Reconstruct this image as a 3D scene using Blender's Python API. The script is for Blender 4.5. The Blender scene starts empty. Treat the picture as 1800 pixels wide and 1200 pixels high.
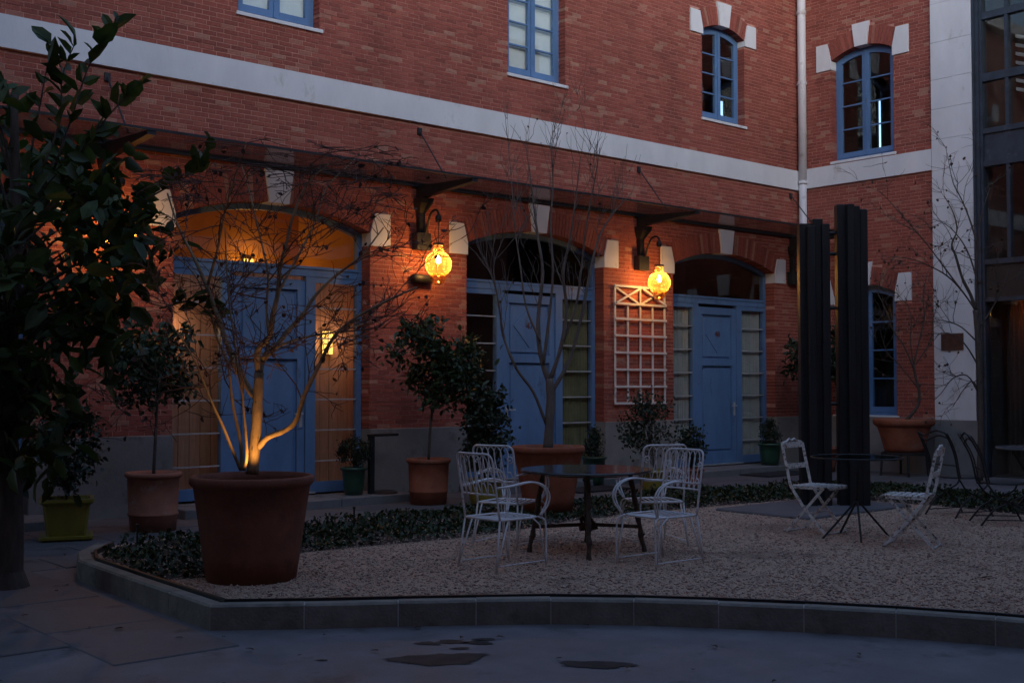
import bpy, bmesh, math, random
import numpy as np
from mathutils import Vector, Matrix, Quaternion

R = math.radians
rng = random.Random(7)
SC = bpy.context.scene
COL = SC.collection

# ------------------------------------------------------------------ camera, sky, sun, exposure
cam_data = bpy.data.cameras.new('camera')
cam_data.sensor_width = 36.0
cam_data.lens = 41.36
cam_data.clip_start = 0.1
cam_data.clip_end = 2000.0
cam = bpy.data.objects.new('camera', cam_data)
COL.objects.link(cam)
cam.location = (-19.4, -13.74, 1.6)
cam.rotation_euler = (R(90 + 2.077), 0, R(49.13 - 90))
SC.camera = cam

SUN_EL, SUN_AZ = 17.0, 212.0            # degrees; azimuth clockwise from +y
world = bpy.data.worlds.new('World')
SC.world = world
world.use_nodes = True
wn = world.node_tree.nodes
wl = world.node_tree.links
wn.clear()
w_out = wn.new('ShaderNodeOutputWorld')
w_bg = wn.new('ShaderNodeBackground')
w_sky = wn.new('ShaderNodeTexSky')
w_sky.sky_type = 'NISHITA'
w_sky.sun_disc = False
w_sky.sun_elevation = R(SUN_EL)
w_sky.sun_rotation = R(SUN_AZ)
w_sky.air_density = 1.0
w_sky.dust_density = 1.3
w_sky.ozone_density = 2.4
w_bg.inputs['Strength'].default_value = 0.10
wl.new(w_sky.outputs[0], w_bg.inputs[0])
wl.new(w_bg.outputs[0], w_out.inputs[0])

sun_data = bpy.data.lights.new('sun', 'SUN')
sun_data.energy = 0.02
sun_data.angle = R(20)
sun_data.color = (1.0, 0.9, 0.8)
sun = bpy.data.objects.new('sun', sun_data)
COL.objects.link(sun)
az, el = R(SUN_AZ), R(SUN_EL)
sdir = Vector((math.sin(az) * math.cos(el), math.cos(az) * math.cos(el), math.sin(el)))
sun.rotation_euler = (-sdir).to_track_quat('-Z', 'Y').to_euler()
sun.location = sdir * 60 + Vector((0, 0, 20))

SC.view_settings.view_transform = 'Standard'
SC.view_settings.look = 'None'
SC.view_settings.exposure = 1.75
SC.view_settings.gamma = 1.0
SC.view_settings.use_curve_mapping = False
SC.render.engine = 'CYCLES'
SC.cycles.use_denoising = True
SC.cycles.max_bounces = 8
SC.cycles.transparent_max_bounces = 24
SC.cycles.sample_clamp_indirect = 3.0
SC.cycles.caustics_reflective = False
SC.cycles.caustics_refractive = False

# ------------------------------------------------------------------ materials
MATS = {}

def mat(name, col, rough=0.7, var=0.25, scale=6.0, bump=0.0, bscale=40.0, metal=0.0, spec=0.5, col2=None, spot=0.0, spot_col=None,
        spot_scale=3.0, coat=0.0, stretch=None, rvar=0.0):
    m = bpy.data.materials.new(name)
    m.use_nodes = True
    nt = m.node_tree
    n, l = nt.nodes, nt.links
    b = n['Principled BSDF']
    b.inputs['Roughness'].default_value = rough
    b.inputs['Metallic'].default_value = metal
    b.inputs['Specular IOR Level'].default_value = spec
    b.inputs['Coat Weight'].default_value = coat
    tc = n.new('ShaderNodeTexCoord')
    mp = n.new('ShaderNodeMapping')
    l.new(tc.outputs['Object'], mp.inputs['Vector'])
    if stretch:
        mp.inputs['Scale'].default_value = stretch
    nz = n.new('ShaderNodeTexNoise')
    nz.inputs['Scale'].default_value = scale
    nz.inputs['Detail'].default_value = 6
    nz.inputs['Roughness'].default_value = 0.65
    l.new(mp.outputs[0], nz.inputs['Vector'])
    rp = n.new('ShaderNodeValToRGB')
    c = Vector(col)
    c2 = Vector(col2) if col2 else c * (1 + var)
    c1 = c * (1 - var)
    rp.color_ramp.elements[0].position = 0.3
    rp.color_ramp.elements[0].color = (*c1, 1)
    rp.color_ramp.elements[1].position = 0.7
    rp.color_ramp.elements[1].color = (*c2, 1)
    l.new(nz.outputs['Fac'], rp.inputs[0])
    last = rp.outputs[0]
    if spot > 0:
        n2 = n.new('ShaderNodeTexNoise')
        n2.inputs['Scale'].default_value = spot_scale
        n2.inputs['Detail'].default_value = 8
        n2.inputs['Roughness'].default_value = 0.7
        l.new(mp.outputs[0], n2.inputs['Vector'])
        r2 = n.new('ShaderNodeValToRGB')
        r2.color_ramp.elements[0].position = 0.62 - 0.3 * spot
        r2.color_ramp.elements[1].position = 0.70 - 0.25 * spot
        l.new(n2.outputs['Fac'], r2.inputs[0])
        mx = n.new('ShaderNodeMix')
        mx.data_type = 'RGBA'
        l.new(r2.outputs[0], mx.inputs[0])
        l.new(last, mx.inputs[6])
        mx.inputs[7].default_value = (*(spot_col or (0.1, 0.1, 0.1)), 1)
        last = mx.outputs[2]
    l.new(last, b.inputs['Base Color'])
    if rvar > 0:
        mr = n.new('ShaderNodeMapRange')
        mr.inputs[3].default_value = max(0.02, rough - rvar)
        mr.inputs[4].default_value = min(1, rough + rvar)
        l.new(nz.outputs['Fac'], mr.inputs[0])
        l.new(mr.outputs[0], b.inputs['Roughness'])
    if bump > 0:
        n3 = n.new('ShaderNodeTexNoise')
        n3.inputs['Scale'].default_value = bscale
        n3.inputs['Detail'].default_value = 5
        l.new(mp.outputs[0], n3.inputs['Vector'])
        bp = n.new('ShaderNodeBump')
        bp.inputs['Strength'].default_value = bump
        bp.inputs['Distance'].default_value = 0.02
        l.new(n3.outputs['Fac'], bp.inputs['Height'])
        l.new(bp.outputs[0], b.inputs['Normal'])
    MATS[name] = m
    return m


def mat_brick():
    m = mat('brick', (0.3, 0.08, 0.05), rough=0.85, bump=0.35, bscale=60, spec=0.3)
    nt = m.node_tree
    n, l = nt.nodes, nt.links
    b = n['Principled BSDF']
    at = n.new('ShaderNodeAttribute')
    at.attribute_name = 'tint'
    rp = n.new('ShaderNodeValToRGB')
    e = rp.color_ramp.elements
    e[0].position = 0.0
    e[0].color = (0.225, 0.058, 0.041, 1)
    e[1].position = 1.0
    e[1].color = (0.40, 0.185, 0.125, 1)
    for p, c in ((0.35, (0.290, 0.069, 0.047, 1)), (0.7, (0.335, 0.083, 0.056, 1)), (0.9, (0.355, 0.098, 0.066, 1)), (0.945, (0.365, 0.15, 0.10, 1))):
        x = e.new(p)
        x.color = c
    l.new(at.outputs['Fac'], rp.inputs[0])
    tc = n.new('ShaderNodeTexCoord')
    n2 = n.new('ShaderNodeTexNoise')
    n2.inputs['Scale'].default_value = 0.9
    n2.inputs['Detail'].default_value = 7
    mpw = n.new('ShaderNodeMapping')
    mpw.inputs['Scale'].default_value = (1.3, 1.3, 0.5)
    l.new(tc.outputs['Object'], mpw.inputs[0])
    l.new(mpw.outputs[0], n2.inputs['Vector'])
    n4 = n.new('ShaderNodeTexNoise')
    n4.inputs['Scale'].default_value = 22
    n4.inputs['Detail'].default_value = 5
    l.new(tc.outputs['Object'], n4.inputs['Vector'])
    hs = n.new('ShaderNodeHueSaturation')
    hs.inputs['Saturation'].default_value = 0.96
    mr = n.new('ShaderNodeMapRange')
    mr.inputs[1].default_value = 0.3
    mr.inputs[2].default_value = 0.7
    mr.inputs[3].default_value = 0.58
    mr.inputs[4].default_value = 1.24
    ml = n.new('ShaderNodeMath')
    ml.operation = 'MULTIPLY_ADD'
    ml.inputs[1].default_value = 0.45
    l.new(n4.outputs['Fac'], ml.inputs[0])
    sc2 = n.new('ShaderNodeMath')
    sc2.operation = 'MULTIPLY'
    sc2.inputs[1].default_value = 0.55
    l.new(n2.outputs['Fac'], sc2.inputs[0])
    l.new(sc2.outputs[0], ml.inputs[2])
    l.new(ml.outputs[0], mr.inputs[0])
    l.new(mr.outputs[0], hs.inputs['Value'])
    l.new(rp.outputs[0], hs.inputs['Color'])
    l.new(hs.outputs[0], b.inputs['Base Color'])
    return m


def mat_glass(name, tint, refl=1.0, rough=0.02, base=0.0):
    """Thin window glass: clear or tinted transmission plus a Fresnel mirror (no refraction)."""
    m = bpy.data.materials.new(name)
    m.use_nodes = True
    nt = m.node_tree
    n, l = nt.nodes, nt.links
    n.clear()
    o = n.new('ShaderNodeOutputMaterial')
    tr = n.new('ShaderNodeBsdfTransparent')
    tr.inputs[0].default_value = (*tint, 1)
    gl = n.new('ShaderNodeBsdfGlossy')
    gl.inputs['Roughness'].default_value = rough
    fr = n.new('ShaderNodeFresnel')
    ge = n.new('ShaderNodeNewGeometry')
    io = n.new('ShaderNodeMapRange')          # the far face of the sheet must not turn into a total mirror
    io.inputs[3].default_value = 1.5
    io.inputs[4].default_value = 1 / 1.5
    l.new(ge.outputs['Backfacing'], io.inputs[0])
    l.new(io.outputs[0], fr.inputs[0])
    mm = n.new('ShaderNodeMath')
    mm.operation = 'MULTIPLY_ADD'
    mm.inputs[1].default_value = refl
    mm.inputs[2].default_value = base
    mm.use_clamp = True
    l.new(fr.outputs[0], mm.inputs[0])
    mx = n.new('ShaderNodeMixShader')
    l.new(mm.outputs[0], mx.inputs[0])
    l.new(tr.outputs[0], mx.inputs[1])
    l.new(gl.outputs[0], mx.inputs[2])
    l.new(mx.outputs[0], o.inputs[0])
    nz = n.new('ShaderNodeTexNoise')
    nz.inputs['Scale'].default_value = 3.0
    bp = n.new('ShaderNodeBump')
    bp.inputs['Strength'].default_value = 0.04
    l.new(nz.outputs['Fac'], bp.inputs['Height'])
    l.new(bp.outputs[0], gl.inputs['Normal'])
    MATS[name] = m
    return m


def mat_lamp_glass():
    """Crackled amber lantern glass lit from inside by the bulb."""
    m = bpy.data.materials.new('amber_glass')
    m.use_nodes = True
    nt = m.node_tree
    n, l = nt.nodes, nt.links
    n.clear()
    o = n.new('ShaderNodeOutputMaterial')
    tr = n.new('ShaderNodeBsdfTransparent')
    tr.inputs[0].default_value = (1.0, 0.86, 0.58, 1)
    tl = n.new('ShaderNodeBsdfTranslucent')
    tl.inputs[0].default_value = (1.0, 0.47, 0.10, 1)
    gl = n.new('ShaderNodeBsdfGlossy')
    gl.inputs['Roughness'].default_value = 0.08
    gl.inputs[0].default_value = (1.0, 0.8, 0.55, 1)
    tc = n.new('ShaderNodeTexCoord')
    vo = n.new('ShaderNodeTexVoronoi')
    vo.inputs['Scale'].default_value = 38
    l.new(tc.outputs['Object'], vo.inputs['Vector'])
    bp = n.new('ShaderNodeBump')
    bp.inputs['Strength'].default_value = 0.9
    bp.inputs['Distance'].default_value = 0.03
    l.new(vo.outputs['Distance'], bp.inputs['Height'])
    l.new(bp.outputs[0], gl.inputs['Normal'])
    m1 = n.new('ShaderNodeMixShader')
    rp = n.new('ShaderNodeValToRGB')
    rp.color_ramp.elements[0].position = 0.05
    rp.color_ramp.elements[0].color = (0.26, 0.26, 0.26, 1)
    rp.color_ramp.elements[1].position = 0.45
    rp.color_ramp.elements[1].color = (0.07, 0.07, 0.07, 1)
    l.new(vo.outputs['Distance'], rp.inputs[0])
    lw = n.new('ShaderNodeLayerWeight')       # the glass wall is seen through more of its thickness at the rim
    lw.inputs[0].default_value = 0.35
    mu = n.new('ShaderNodeMath')
    mu.operation = 'MULTIPLY_ADD'
    mu.inputs[1].default_value = 0.42
    mu.use_clamp = True
    l.new(lw.outputs['Facing'], mu.inputs[0])
    l.new(rp.outputs[0], mu.inputs[2])
    l.new(mu.outputs[0], m1.inputs[0])
    l.new(tr.outputs[0], m1.inputs[1])
    l.new(tl.outputs[0], m1.inputs[2])
    m2 = n.new('ShaderNodeMixShader')
    m2.inputs[0].default_value = 0.10
    l.new(m1.outputs[0], m2.inputs[1])
    l.new(gl.outputs[0], m2.inputs[2])
    l.new(m2.outputs[0], o.inputs[0])
    MATS['amber_glass'] = m


def mat_emit(name, col, strength):
    m = bpy.data.materials.new(name)
    m.use_nodes = True
    n, l = m.node_tree.nodes, m.node_tree.links
    n.clear()
    o = n.new('ShaderNodeOutputMaterial')
    e = n.new('ShaderNodeEmission')
    e.inputs[0].default_value = (*col, 1)
    e.inputs[1].default_value = strength
    l.new(e.outputs[0], o.inputs[0])
    MATS[name] = m


def mat_leaf(name, c1, c2, rough=0.45, trans=0.15):
    m = mat(name, c1, rough=rough, col2=c2, var=0.3, scale=2.5, spec=0.5)
    nt = m.node_tree
    n, l = nt.nodes, nt.links
    b = n['Principled BSDF']
    oi = n.new('ShaderNodeAttribute')
    oi.attribute_name = 'tint'
    hs = n.new('ShaderNodeHueSaturation')
    mr = n.new('ShaderNodeMapRange')
    mr.inputs[3].default_value = 0.55
    mr.inputs[4].default_value = 1.5
    l.new(oi.outputs['Fac'], mr.inputs[0])
    l.new(mr.outputs[0], hs.inputs['Value'])
    src = b.inputs['Base Color'].links[0].from_socket
    l.new(src, hs.inputs['Color'])
    l.new(hs.outputs[0], b.inputs['Base Color'])
    tl = n.new('ShaderNodeBsdfTranslucent')
    l.new(hs.outputs[0], tl.inputs[0])
    mx = n.new('ShaderNodeMixShader')
    mx.inputs[0].default_value = trans
    out = n['Material Output']
    l.new(b.outputs[0], mx.inputs[1])
    l.new(tl.outputs[0], mx.inputs[2])
    l.new(mx.outputs[0], out.inputs[0])
    return m


mat_brick()
mat('mortar', (0.50, 0.245, 0.19), rough=0.95, var=0.25, scale=7, bump=0.4, bscale=90, spec=0.2)
mat('white_render', (0.66, 0.66, 0.68), rough=0.85, var=0.08, scale=2.2, bump=0.14, bscale=25, spot=0.12, spot_col=(0.50, 0.48, 0.46), spot_scale=2.6, spec=0.25, stretch=(1, 1, 0.45))
mat('plinth_render', (0.20, 0.195, 0.19), rough=0.9, var=0.14, scale=2.2, bump=0.2, bscale=30, spot=0.2, spot_col=(0.14, 0.135, 0.13), spot_scale=2.0, spec=0.2)
mat('blue_paint', (0.10, 0.195, 0.37), rough=0.5, var=0.16, scale=3, bump=0.10, bscale=50, spec=0.4, spot=0.06, spot_col=(0.07, 0.12, 0.20), spot_scale=5, stretch=(1, 1, 0.35))
mat('black_steel', (0.016, 0.017, 0.02), rough=0.5, var=0.35, scale=8, bump=0.1, bscale=50, spec=0.4)
mat('grey_steel', (0.42, 0.43, 0.45), rough=0.35, metal=0.2, var=0.2, scale=10)
mat('dark_blue_steel', (0.028, 0.038, 0.055), rough=0.5, var=0.4, scale=4, bump=0.1, bscale=30, spot=0.15, spot_col=(0.07, 0.08, 0.10), spot_scale=5)
mat('white_pipe', (0.62, 0.60, 0.62), rough=0.5, var=0.07, scale=4, spot=0.1, spot_col=(0.42, 0.39, 0.38))
mat('shutter_white', (0.80, 0.82, 0.80), rough=0.6, var=0.08, scale=3)
mat('curtain', (0.40, 0.41, 0.41), rough=0.95, var=0.12, scale=4)
mat('olive_curtain', (0.20, 0.18, 0.10), rough=0.95, var=0.2, scale=4)
mat('wood_board', (0.50, 0.30, 0.22), rough=0.55, var=0.25, scale=3.5, stretch=(9, 9, 0.6), bump=0.08, bscale=20)
mat('brown_panel', (0.035, 0.021, 0.015), rough=0.7, var=0.3, scale=3)
mat('amber_wall', (0.48, 0.27, 0.09), rough=0.9, var=0.12, scale=2)
mat('dark_room', (0.06, 0.05, 0.045), rough=0.9, var=0.3, scale=2)
mat('bar_white', (0.5, 0.5, 0.5), rough=0.8, var=0.1)
mat('paving', (0.150, 0.142, 0.152), rough=0.6, var=0.30, scale=2.4, bump=0.28, bscale=55, spot=0.20, spot_col=(0.085, 0.080, 0.082), spot_scale=1.6, rvar=0.2, spec=0.4)
mat('slab_stone', (0.115, 0.11, 0.116), rough=0.6, var=0.30, scale=1.5, bump=0.2, bscale=30, spot=0.28, spot_col=(0.05, 0.048, 0.048), spot_scale=1.3, rvar=0.15, spec=0.35)
mat('kerb_stone', (0.20, 0.188, 0.16), rough=0.8, var=0.3, scale=5, bump=0.3, bscale=45, spot=0.2, spot_col=(0.12, 0.12, 0.095), spot_scale=4)
mat('joint_mortar', (0.46, 0.44, 0.40), rough=0.9, var=0.2)
mat('step_stone', (0.15, 0.15, 0.155), rough=0.75, var=0.25, scale=3, bump=0.2, bscale=35, spot=0.2, spot_col=(0.08, 0.08, 0.08))
mat('gravel_bed', (0.50, 0.345, 0.25), rough=0.95, var=0.55, scale=60, bump=0.9, bscale=95, spot=0.30, spot_col=(0.30, 0.20, 0.145), spot_scale=0.9)
mat('soil', (0.03, 0.022, 0.017), rough=0.95, var=0.4, scale=20, bump=0.8, bscale=40)
mat('terracotta', (0.27, 0.088, 0.048), rough=0.85, var=0.28, scale=4, bump=0.15, bscale=25, spot=0.2, spot_col=(0.26, 0.13, 0.09), spot_scale=3.5, spec=0.3)
mat('terracotta_dark', (0.205, 0.076, 0.050), rough=0.82, var=0.25, scale=4, bump=0.2, bscale=25, spot=0.22, spot_col=(0.13, 0.06, 0.044), spot_scale=3, spec=0.25)
mat('terracotta_pink', (0.34, 0.135, 0.088), rough=0.8, var=0.18, scale=5, bump=0.15, bscale=30, spot=0.2, spot_col=(0.36, 0.22, 0.17), spot_scale=4, spec=0.3)
mat('yellow_glaze', (0.22, 0.175, 0.022), rough=0.35, var=0.15, scale=5, spot=0.1, spot_col=(0.14, 0.11, 0.02), coat=0.3)
mat('green_glaze', (0.014, 0.055, 0.032), rough=0.3, var=0.3, scale=5, coat=0.4)
mat('pot_motif', (0.06, 0.045, 0.015), rough=0.5, var=0.2)
mat('white_iron', (0.70, 0.70, 0.72), rough=0.5, var=0.12, scale=14, spot=0.1, spot_col=(0.35, 0.28, 0.22), spot_scale=22)
mat('peeling_iron', (0.66, 0.65, 0.62), rough=0.65, var=0.15, scale=14, spot=0.36, spot_col=(0.10, 0.045, 0.028), spot_scale=26, bump=0.3, bscale=60)
mat('black_iron', (0.018, 0.019, 0.02), rough=0.5, var=0.3, scale=12, spec=0.4)
mat('rusty_iron', (0.055, 0.032, 0.022), rough=0.75, var=0.4, scale=25, bump=0.4, bscale=70, spot=0.3, spot_col=(0.10, 0.048, 0.024), spot_scale=14)
mat('table_stone', (0.03, 0.03, 0.034), rough=0.14, var=0.5, scale=6, spot=0.15, spot_col=(0.05, 0.04, 0.035), spot_scale=3)
mat('pale_tabletop', (0.10, 0.105, 0.115), rough=0.25, var=0.1)
mat('corten', (0.085, 0.032, 0.020), rough=0.8, var=0.4, scale=9, bump=0.2, bscale=40)
mat('trellis_white', (0.58, 0.56, 0.54), rough=0.7, var=0.1, scale=9, spot=0.15, spot_col=(0.36, 0.32, 0.30), spot_scale=9)
mat('sculpture_black', (0.013, 0.014, 0.016), rough=0.42, var=0.5, scale=3, stretch=(6, 6, 0.5), bump=0.1, bscale=20, spec=0.45)
mat('concrete', (0.125, 0.12, 0.13), rough=0.8, var=0.2, scale=3, bump=0.15, bscale=30, spot=0.15, spot_col=(0.09, 0.09, 0.09))
mat('bark', (0.24, 0.17, 0.10), rough=0.85, var=0.4, scale=14, stretch=(1, 1, 0.3), bump=0.5, bscale=35, spot=0.12, spot_col=(0.05, 0.03, 0.02), spot_scale=16)
mat('bark_dark', (0.065, 0.05, 0.04), rough=0.9, var=0.4, scale=14, stretch=(1, 1, 0.3), bump=0.5, bscale=35)
mat('bark_grey', (0.12, 0.095, 0.08), rough=0.9, var=0.35, scale=14, stretch=(1, 1, 0.3), bump=0.5, bscale=35)
mat('twig_bark', (0.085, 0.045, 0.032), rough=0.9, var=0.35, scale=14)
mat('dry_leaf', (0.05, 0.022, 0.014), rough=0.8, var=0.4, scale=9)
mat('numeral', (0.10, 0.035, 0.03), rough=0.5, var=0.1)
mat('doormat', (0.018, 0.018, 0.022), rough=1.0, var=0.3, scale=40, bump=0.6, bscale=120)
mat('red_sign', (0.30, 0.02, 0.02), rough=0.5, var=0.1)
mat('puddle_water', (0.03, 0.026, 0.024), rough=0.13, var=0.2, spec=0.5)
mat('roof_tile', (0.22, 0.10, 0.07), rough=0.85, var=0.3, scale=5)
mat_leaf('leaf_magnolia', (0.022, 0.042, 0.008), (0.050, 0.086, 0.014), rough=0.55, trans=0.3)
mat_leaf('leaf_citrus', (0.022, 0.042, 0.018), (0.040, 0.070, 0.026), rough=0.42)
mat_leaf('leaf_dark', (0.012, 0.024, 0.011), (0.024, 0.042, 0.018), rough=0.5)
mat_leaf('leaf_ivy', (0.016, 0.034, 0.010), (0.030, 0.056, 0.016), rough=0.5)
mat_glass('window_glass', (0.94, 0.96, 0.95), refl=1.0)
mat_glass('canopy_glass', (0.66, 0.62, 0.60), refl=0.6, rough=0.12)
mat_glass('table_glass', (0.55, 0.58, 0.58), refl=0.5, rough=0.05)
mat_glass('finial_glass', (0.95, 0.62, 0.28), refl=1.0, rough=0.15, base=0.04)
mat_lamp_glass()
mat_emit('bulb_glow', (1.0, 0.66, 0.26), 90.0)
mat_emit('sconce_glow', (1.0, 0.50, 0.10), 0.9)
mat_emit('red_glow', (1.0, 0.20, 0.05), 0.2)

# ------------------------------------------------------------------ mesh helpers

class MB:
    def __init__(s):
        s.v, s.f, s.t, s.tint = [], [], [], None

    def poly(s, pts):
        k = len(s.v)
        s.v += [tuple(p) for p in pts]
        s.f.append(tuple(range(k, k + len(pts))))

    def hexa(s, p):
        """8 points: bottom ring 0-3 counter-clockwise seen from above, top ring 4-7."""
        k = len(s.v)
        s.v += [tuple(q) for q in p]
        for q in ((3, 2, 1, 0), (4, 5, 6, 7), (0, 1, 5, 4), (1, 2, 6, 5), (2, 3, 7, 6), (3, 0, 4, 7)):
            s.f.append(tuple(k + i for i in q))

    def box(s, x0, x1, y0, y1, z0, z1):
        s.hexa([(x0, y0, z0), (x1, y0, z0), (x1, y1, z0), (x0, y1, z0), (x0, y0, z1), (x1, y0, z1), (x1, y1, z1), (x0, y1, z1)])

    def bbox(s, x0, x1, y0, y1, z0, z1, b=0.01):
        """box with chamfered vertical and top edges"""
        rings = []
        for z, i in ((z0, 0), (z1 - b, 0), (z1, b)):
            a0, a1, c0, c1 = x0 + i, x1 - i, y0 + i, y1 - i
            rings.append([(a0 + b, c0, z), (a1 - b, c0, z), (a1, c0 + b, z), (a1, c1 - b, z), (a1 - b, c1, z), (a0 + b, c1, z), (a0, c1 - b, z), (a0, c0 + b, z)])
        s.loft(rings, True)

    def loft(s, rings, cap=True, closed=True):
        k = len(s.v)
        n = len(rings[0])
        for r in rings:
            s.v += [tuple(p) for p in r]
        for a in range(len(rings) - 1):
            for i in range(n if closed else n - 1):
                j = (i + 1) % n
                s.f.append((k + a * n + i, k + a * n + j, k + (a + 1) * n + j, k + (a + 1) * n + i))
        if cap:
            s.f.append(tuple(k + i for i in reversed(range(n))))
            s.f.append(tuple(k + (len(rings) - 1) * n + i for i in range(n)))

    def bar(s, p, q, w, h, up=(0, 0, 1)):
        p, q = Vector(p), Vector(q)
        d = (q - p).normalized()
        u = Vector(up)
        if abs(d.dot(u)) > 0.98:
            u = Vector((0, 1, 0))
        a = d.cross(u).normalized() * (w / 2)
        b = a.cross(d).normalized() * (h / 2)
        s.hexa([p - a - b, p + a - b, q + a - b, q - a - b, p - a + b, p + a + b, q + a + b, q - a + b])

    def tube(s, pts, r, n=6, cap=True, closed=False):
        pts = [Vector(p) for p in pts]
        m = len(pts)
        if not isinstance(r, (list, tuple)):
            r = [r] * m
        rings = []
        t = (pts[1] - pts[0]).normalized()
        u = Vector((0, 0, 1)) if abs(t.z) < 0.9 else Vector((1, 0, 0))
        u = (u - t * u.dot(t)).normalized()
        for i in range(m):
            if closed:
                t = (pts[(i + 1) % m] - pts[i - 1]).normalized()
            else:
                a = pts[max(i - 1, 0)]
                b = pts[min(i + 1, m - 1)]
                t = (b - a)
                t = t.normalized() if t.length > 1e-9 else Vector((0, 0, 1))
            u = (u - t * u.dot(t))
            if u.length < 1e-6:
                u = t.orthogonal()
            u.normalize()
            w = t.cross(u)
            rings.append([pts[i] + (u * math.cos(2 * math.pi * k / n) + w * math.sin(2 * math.pi * k / n)) * r[i] for k in range(n)])
        if closed:
            rings.append(rings[0])
        s.loft(rings, cap and not closed)

    def lathe(s, prof, c=(0, 0, 0), n=24, cap=True):
        rings = [[(c[0] + r * math.cos(2 * math.pi * k / n), c[1] + r * math.sin(2 * math.pi * k / n), c[2] + z) for k in range(n)] for r, z in prof]
        s.loft(rings, cap)

    def prism(s, poly, y0, y1):
        """poly: (x, z) points counter-clockwise seen from -y; extruded from y0 (front) to y1"""
        k = len(s.v)
        n = len(poly)
        s.v += [(x, y0, z) for x, z in poly] + [(x, y1, z) for x, z in poly]
        s.f.append(tuple(k + i for i in range(n)))
        s.f.append(tuple(k + n + i for i in reversed(range(n))))
        for i in range(n):
            j = (i + 1) % n
            s.f.append((k + j, k + i, k + n + i, k + n + j))

    def mesh(s, name, m=None, smooth=False):
        me = bpy.data.meshes.new(name)
        me.from_pydata([tuple(p) for p in s.v], [], s.f)
        if s.tint is not None:
            a = me.attributes.new('tint', 'FLOAT', 'FACE')
            a.data.foreach_set('value', np.array(s.tint, dtype=np.float32))
        if m:
            me.materials.append(MATS[m])
        if smooth:
            me.polygons.foreach_set('use_smooth', [True] * len(me.polygons))
        me.update()
        return me

    def build(s, name, m, parent=None, smooth=False, loc=None):
        o = bpy.data.objects.new(name, s.mesh(name, m, smooth))
        COL.objects.link(o)
        if parent:
            o.parent = parent
        if loc:
            o.location = loc
        return o


def tag(o, label=None, cat=None, group=None, kind=None):
    if label:
        o['label'] = label
    if cat:
        o['category'] = cat
    if group:
        o['group'] = group
    if kind:
        o['kind'] = kind
    return o


def thing(name, loc, label, cat, rz=0.0, group=None):
    o = bpy.data.objects.new(name, None)
    o.empty_display_size = 0.2
    COL.objects.link(o)
    o.location = loc
    o.rotation_euler = (0, 0, rz)
    return tag(o, label, cat, group)


def copy_tree(o, parent=None):
    c = o.copy()
    COL.objects.link(c)
    c.parent = parent
    for ch in list(o.children):
        copy_tree(ch, c)
    return c


def arc(c, r, a0, a1, n, plane='xz', y=0.0):
    out = []
    for i in range(n + 1):
        a = a0 + (a1 - a0) * i / n
        if plane == 'xz':
            out.append((c[0] + r * math.cos(a), y, c[1] + r * math.sin(a)))
    return out


def smooth_path(pts, k=4):
    """Catmull-Rom through the points"""
    P = [Vector(p) for p in pts]
    P = [P[0] * 2 - P[1]] + P + [P[-1] * 2 - P[-2]]
    out = []
    for i in range(1, len(P) - 2):
        for j in range(k):
            t = j / k
            a, b, c, d = P[i - 1], P[i], P[i + 1], P[i + 2]
            out.append(0.5 * ((2 * b) + (c - a) * t + (2 * a - 5 * b + 4 * c - d) * t * t + (3 * b - a - 3 * c + d) * t ** 3))
    out.append(P[-2])
    return out


def lerp_list(a, b, n):
    return [a + (b - a) * i / (n - 1) for i in range(n)]


# ------------------------------------------------------------------ ground, kerb, bed
def sheet(name, pts, z, m, kind='structure', thick=0.0):
    b = MB()
    if thick:
        b.loft([[(x, y, z - thick) for x, y in pts], [(x, y, z) for x, y in pts]])
    else:
        b.poly([(x, y, z) for x, y in pts])
    return tag(b.build(name, m), kind=kind)


gb = MB()
GN = 40
gx = np.linspace(-60, 30, GN)
for i in range(GN - 1):
    for j in range(GN - 1):
        gb.poly([(gx[i], gx[j], 0), (gx[i + 1], gx[j], 0), (gx[i + 1], gx[j + 1], 0), (gx[i], gx[j + 1], 0)])
ground = tag(gb.build('ground', 'paving'), 'dark damp concrete courtyard ground in front of the kerb', kind='structure')

# paving slabs: along the facade and to the left of the planting bed
pave = thing('pavement', (0, 0, 0), None, None)
tag(pave, 'dark stone slab pavement along the brick facade and left of the kerb', kind='structure')
prng = random.Random(3)
slab_meshes = {}

def slab(x0, x1, y0, y1):
    w, d = round(x1 - x0, 3), round(y1 - y0, 3)
    if (w, d) not in slab_meshes:
        b = MB()
        b.bbox(0.005, w - 0.005, 0.005, d - 0.005, -0.03, 0, 0.006)
        slab_meshes[(w, d)] = b.mesh('paving_slab', 'slab_stone')
    o = bpy.data.objects.new('paving_slab', slab_meshes[(w, d)])
    COL.objects.link(o)
    o.parent = pave
    o.location = (x0, y0, 0.007 + prng.uniform(0, 0.006))
    o.rotation_euler = (prng.uniform(-0.002, 0.002), prng.uniform(-0.002, 0.002), 0)


y = -0.02
row = 0
while y > -2.75:
    x = -18.6 + (0.5 if row % 2 else 0)
    while x < -0.3:
        slab(x, min(x + 1.0, -0.1), y - 0.68, y)
        x += 1.0
    y -= 0.68
    row += 1
for col_i, x in enumerate((-19.9, -19.1, -18.3, -17.5, -16.7)):
    y = -2.76 - (0.45 if col_i % 2 else 0)
    while y > -6.4:
        slab(x, x + 0.8, y - 1.1, y)
        y -= 1.1

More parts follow.
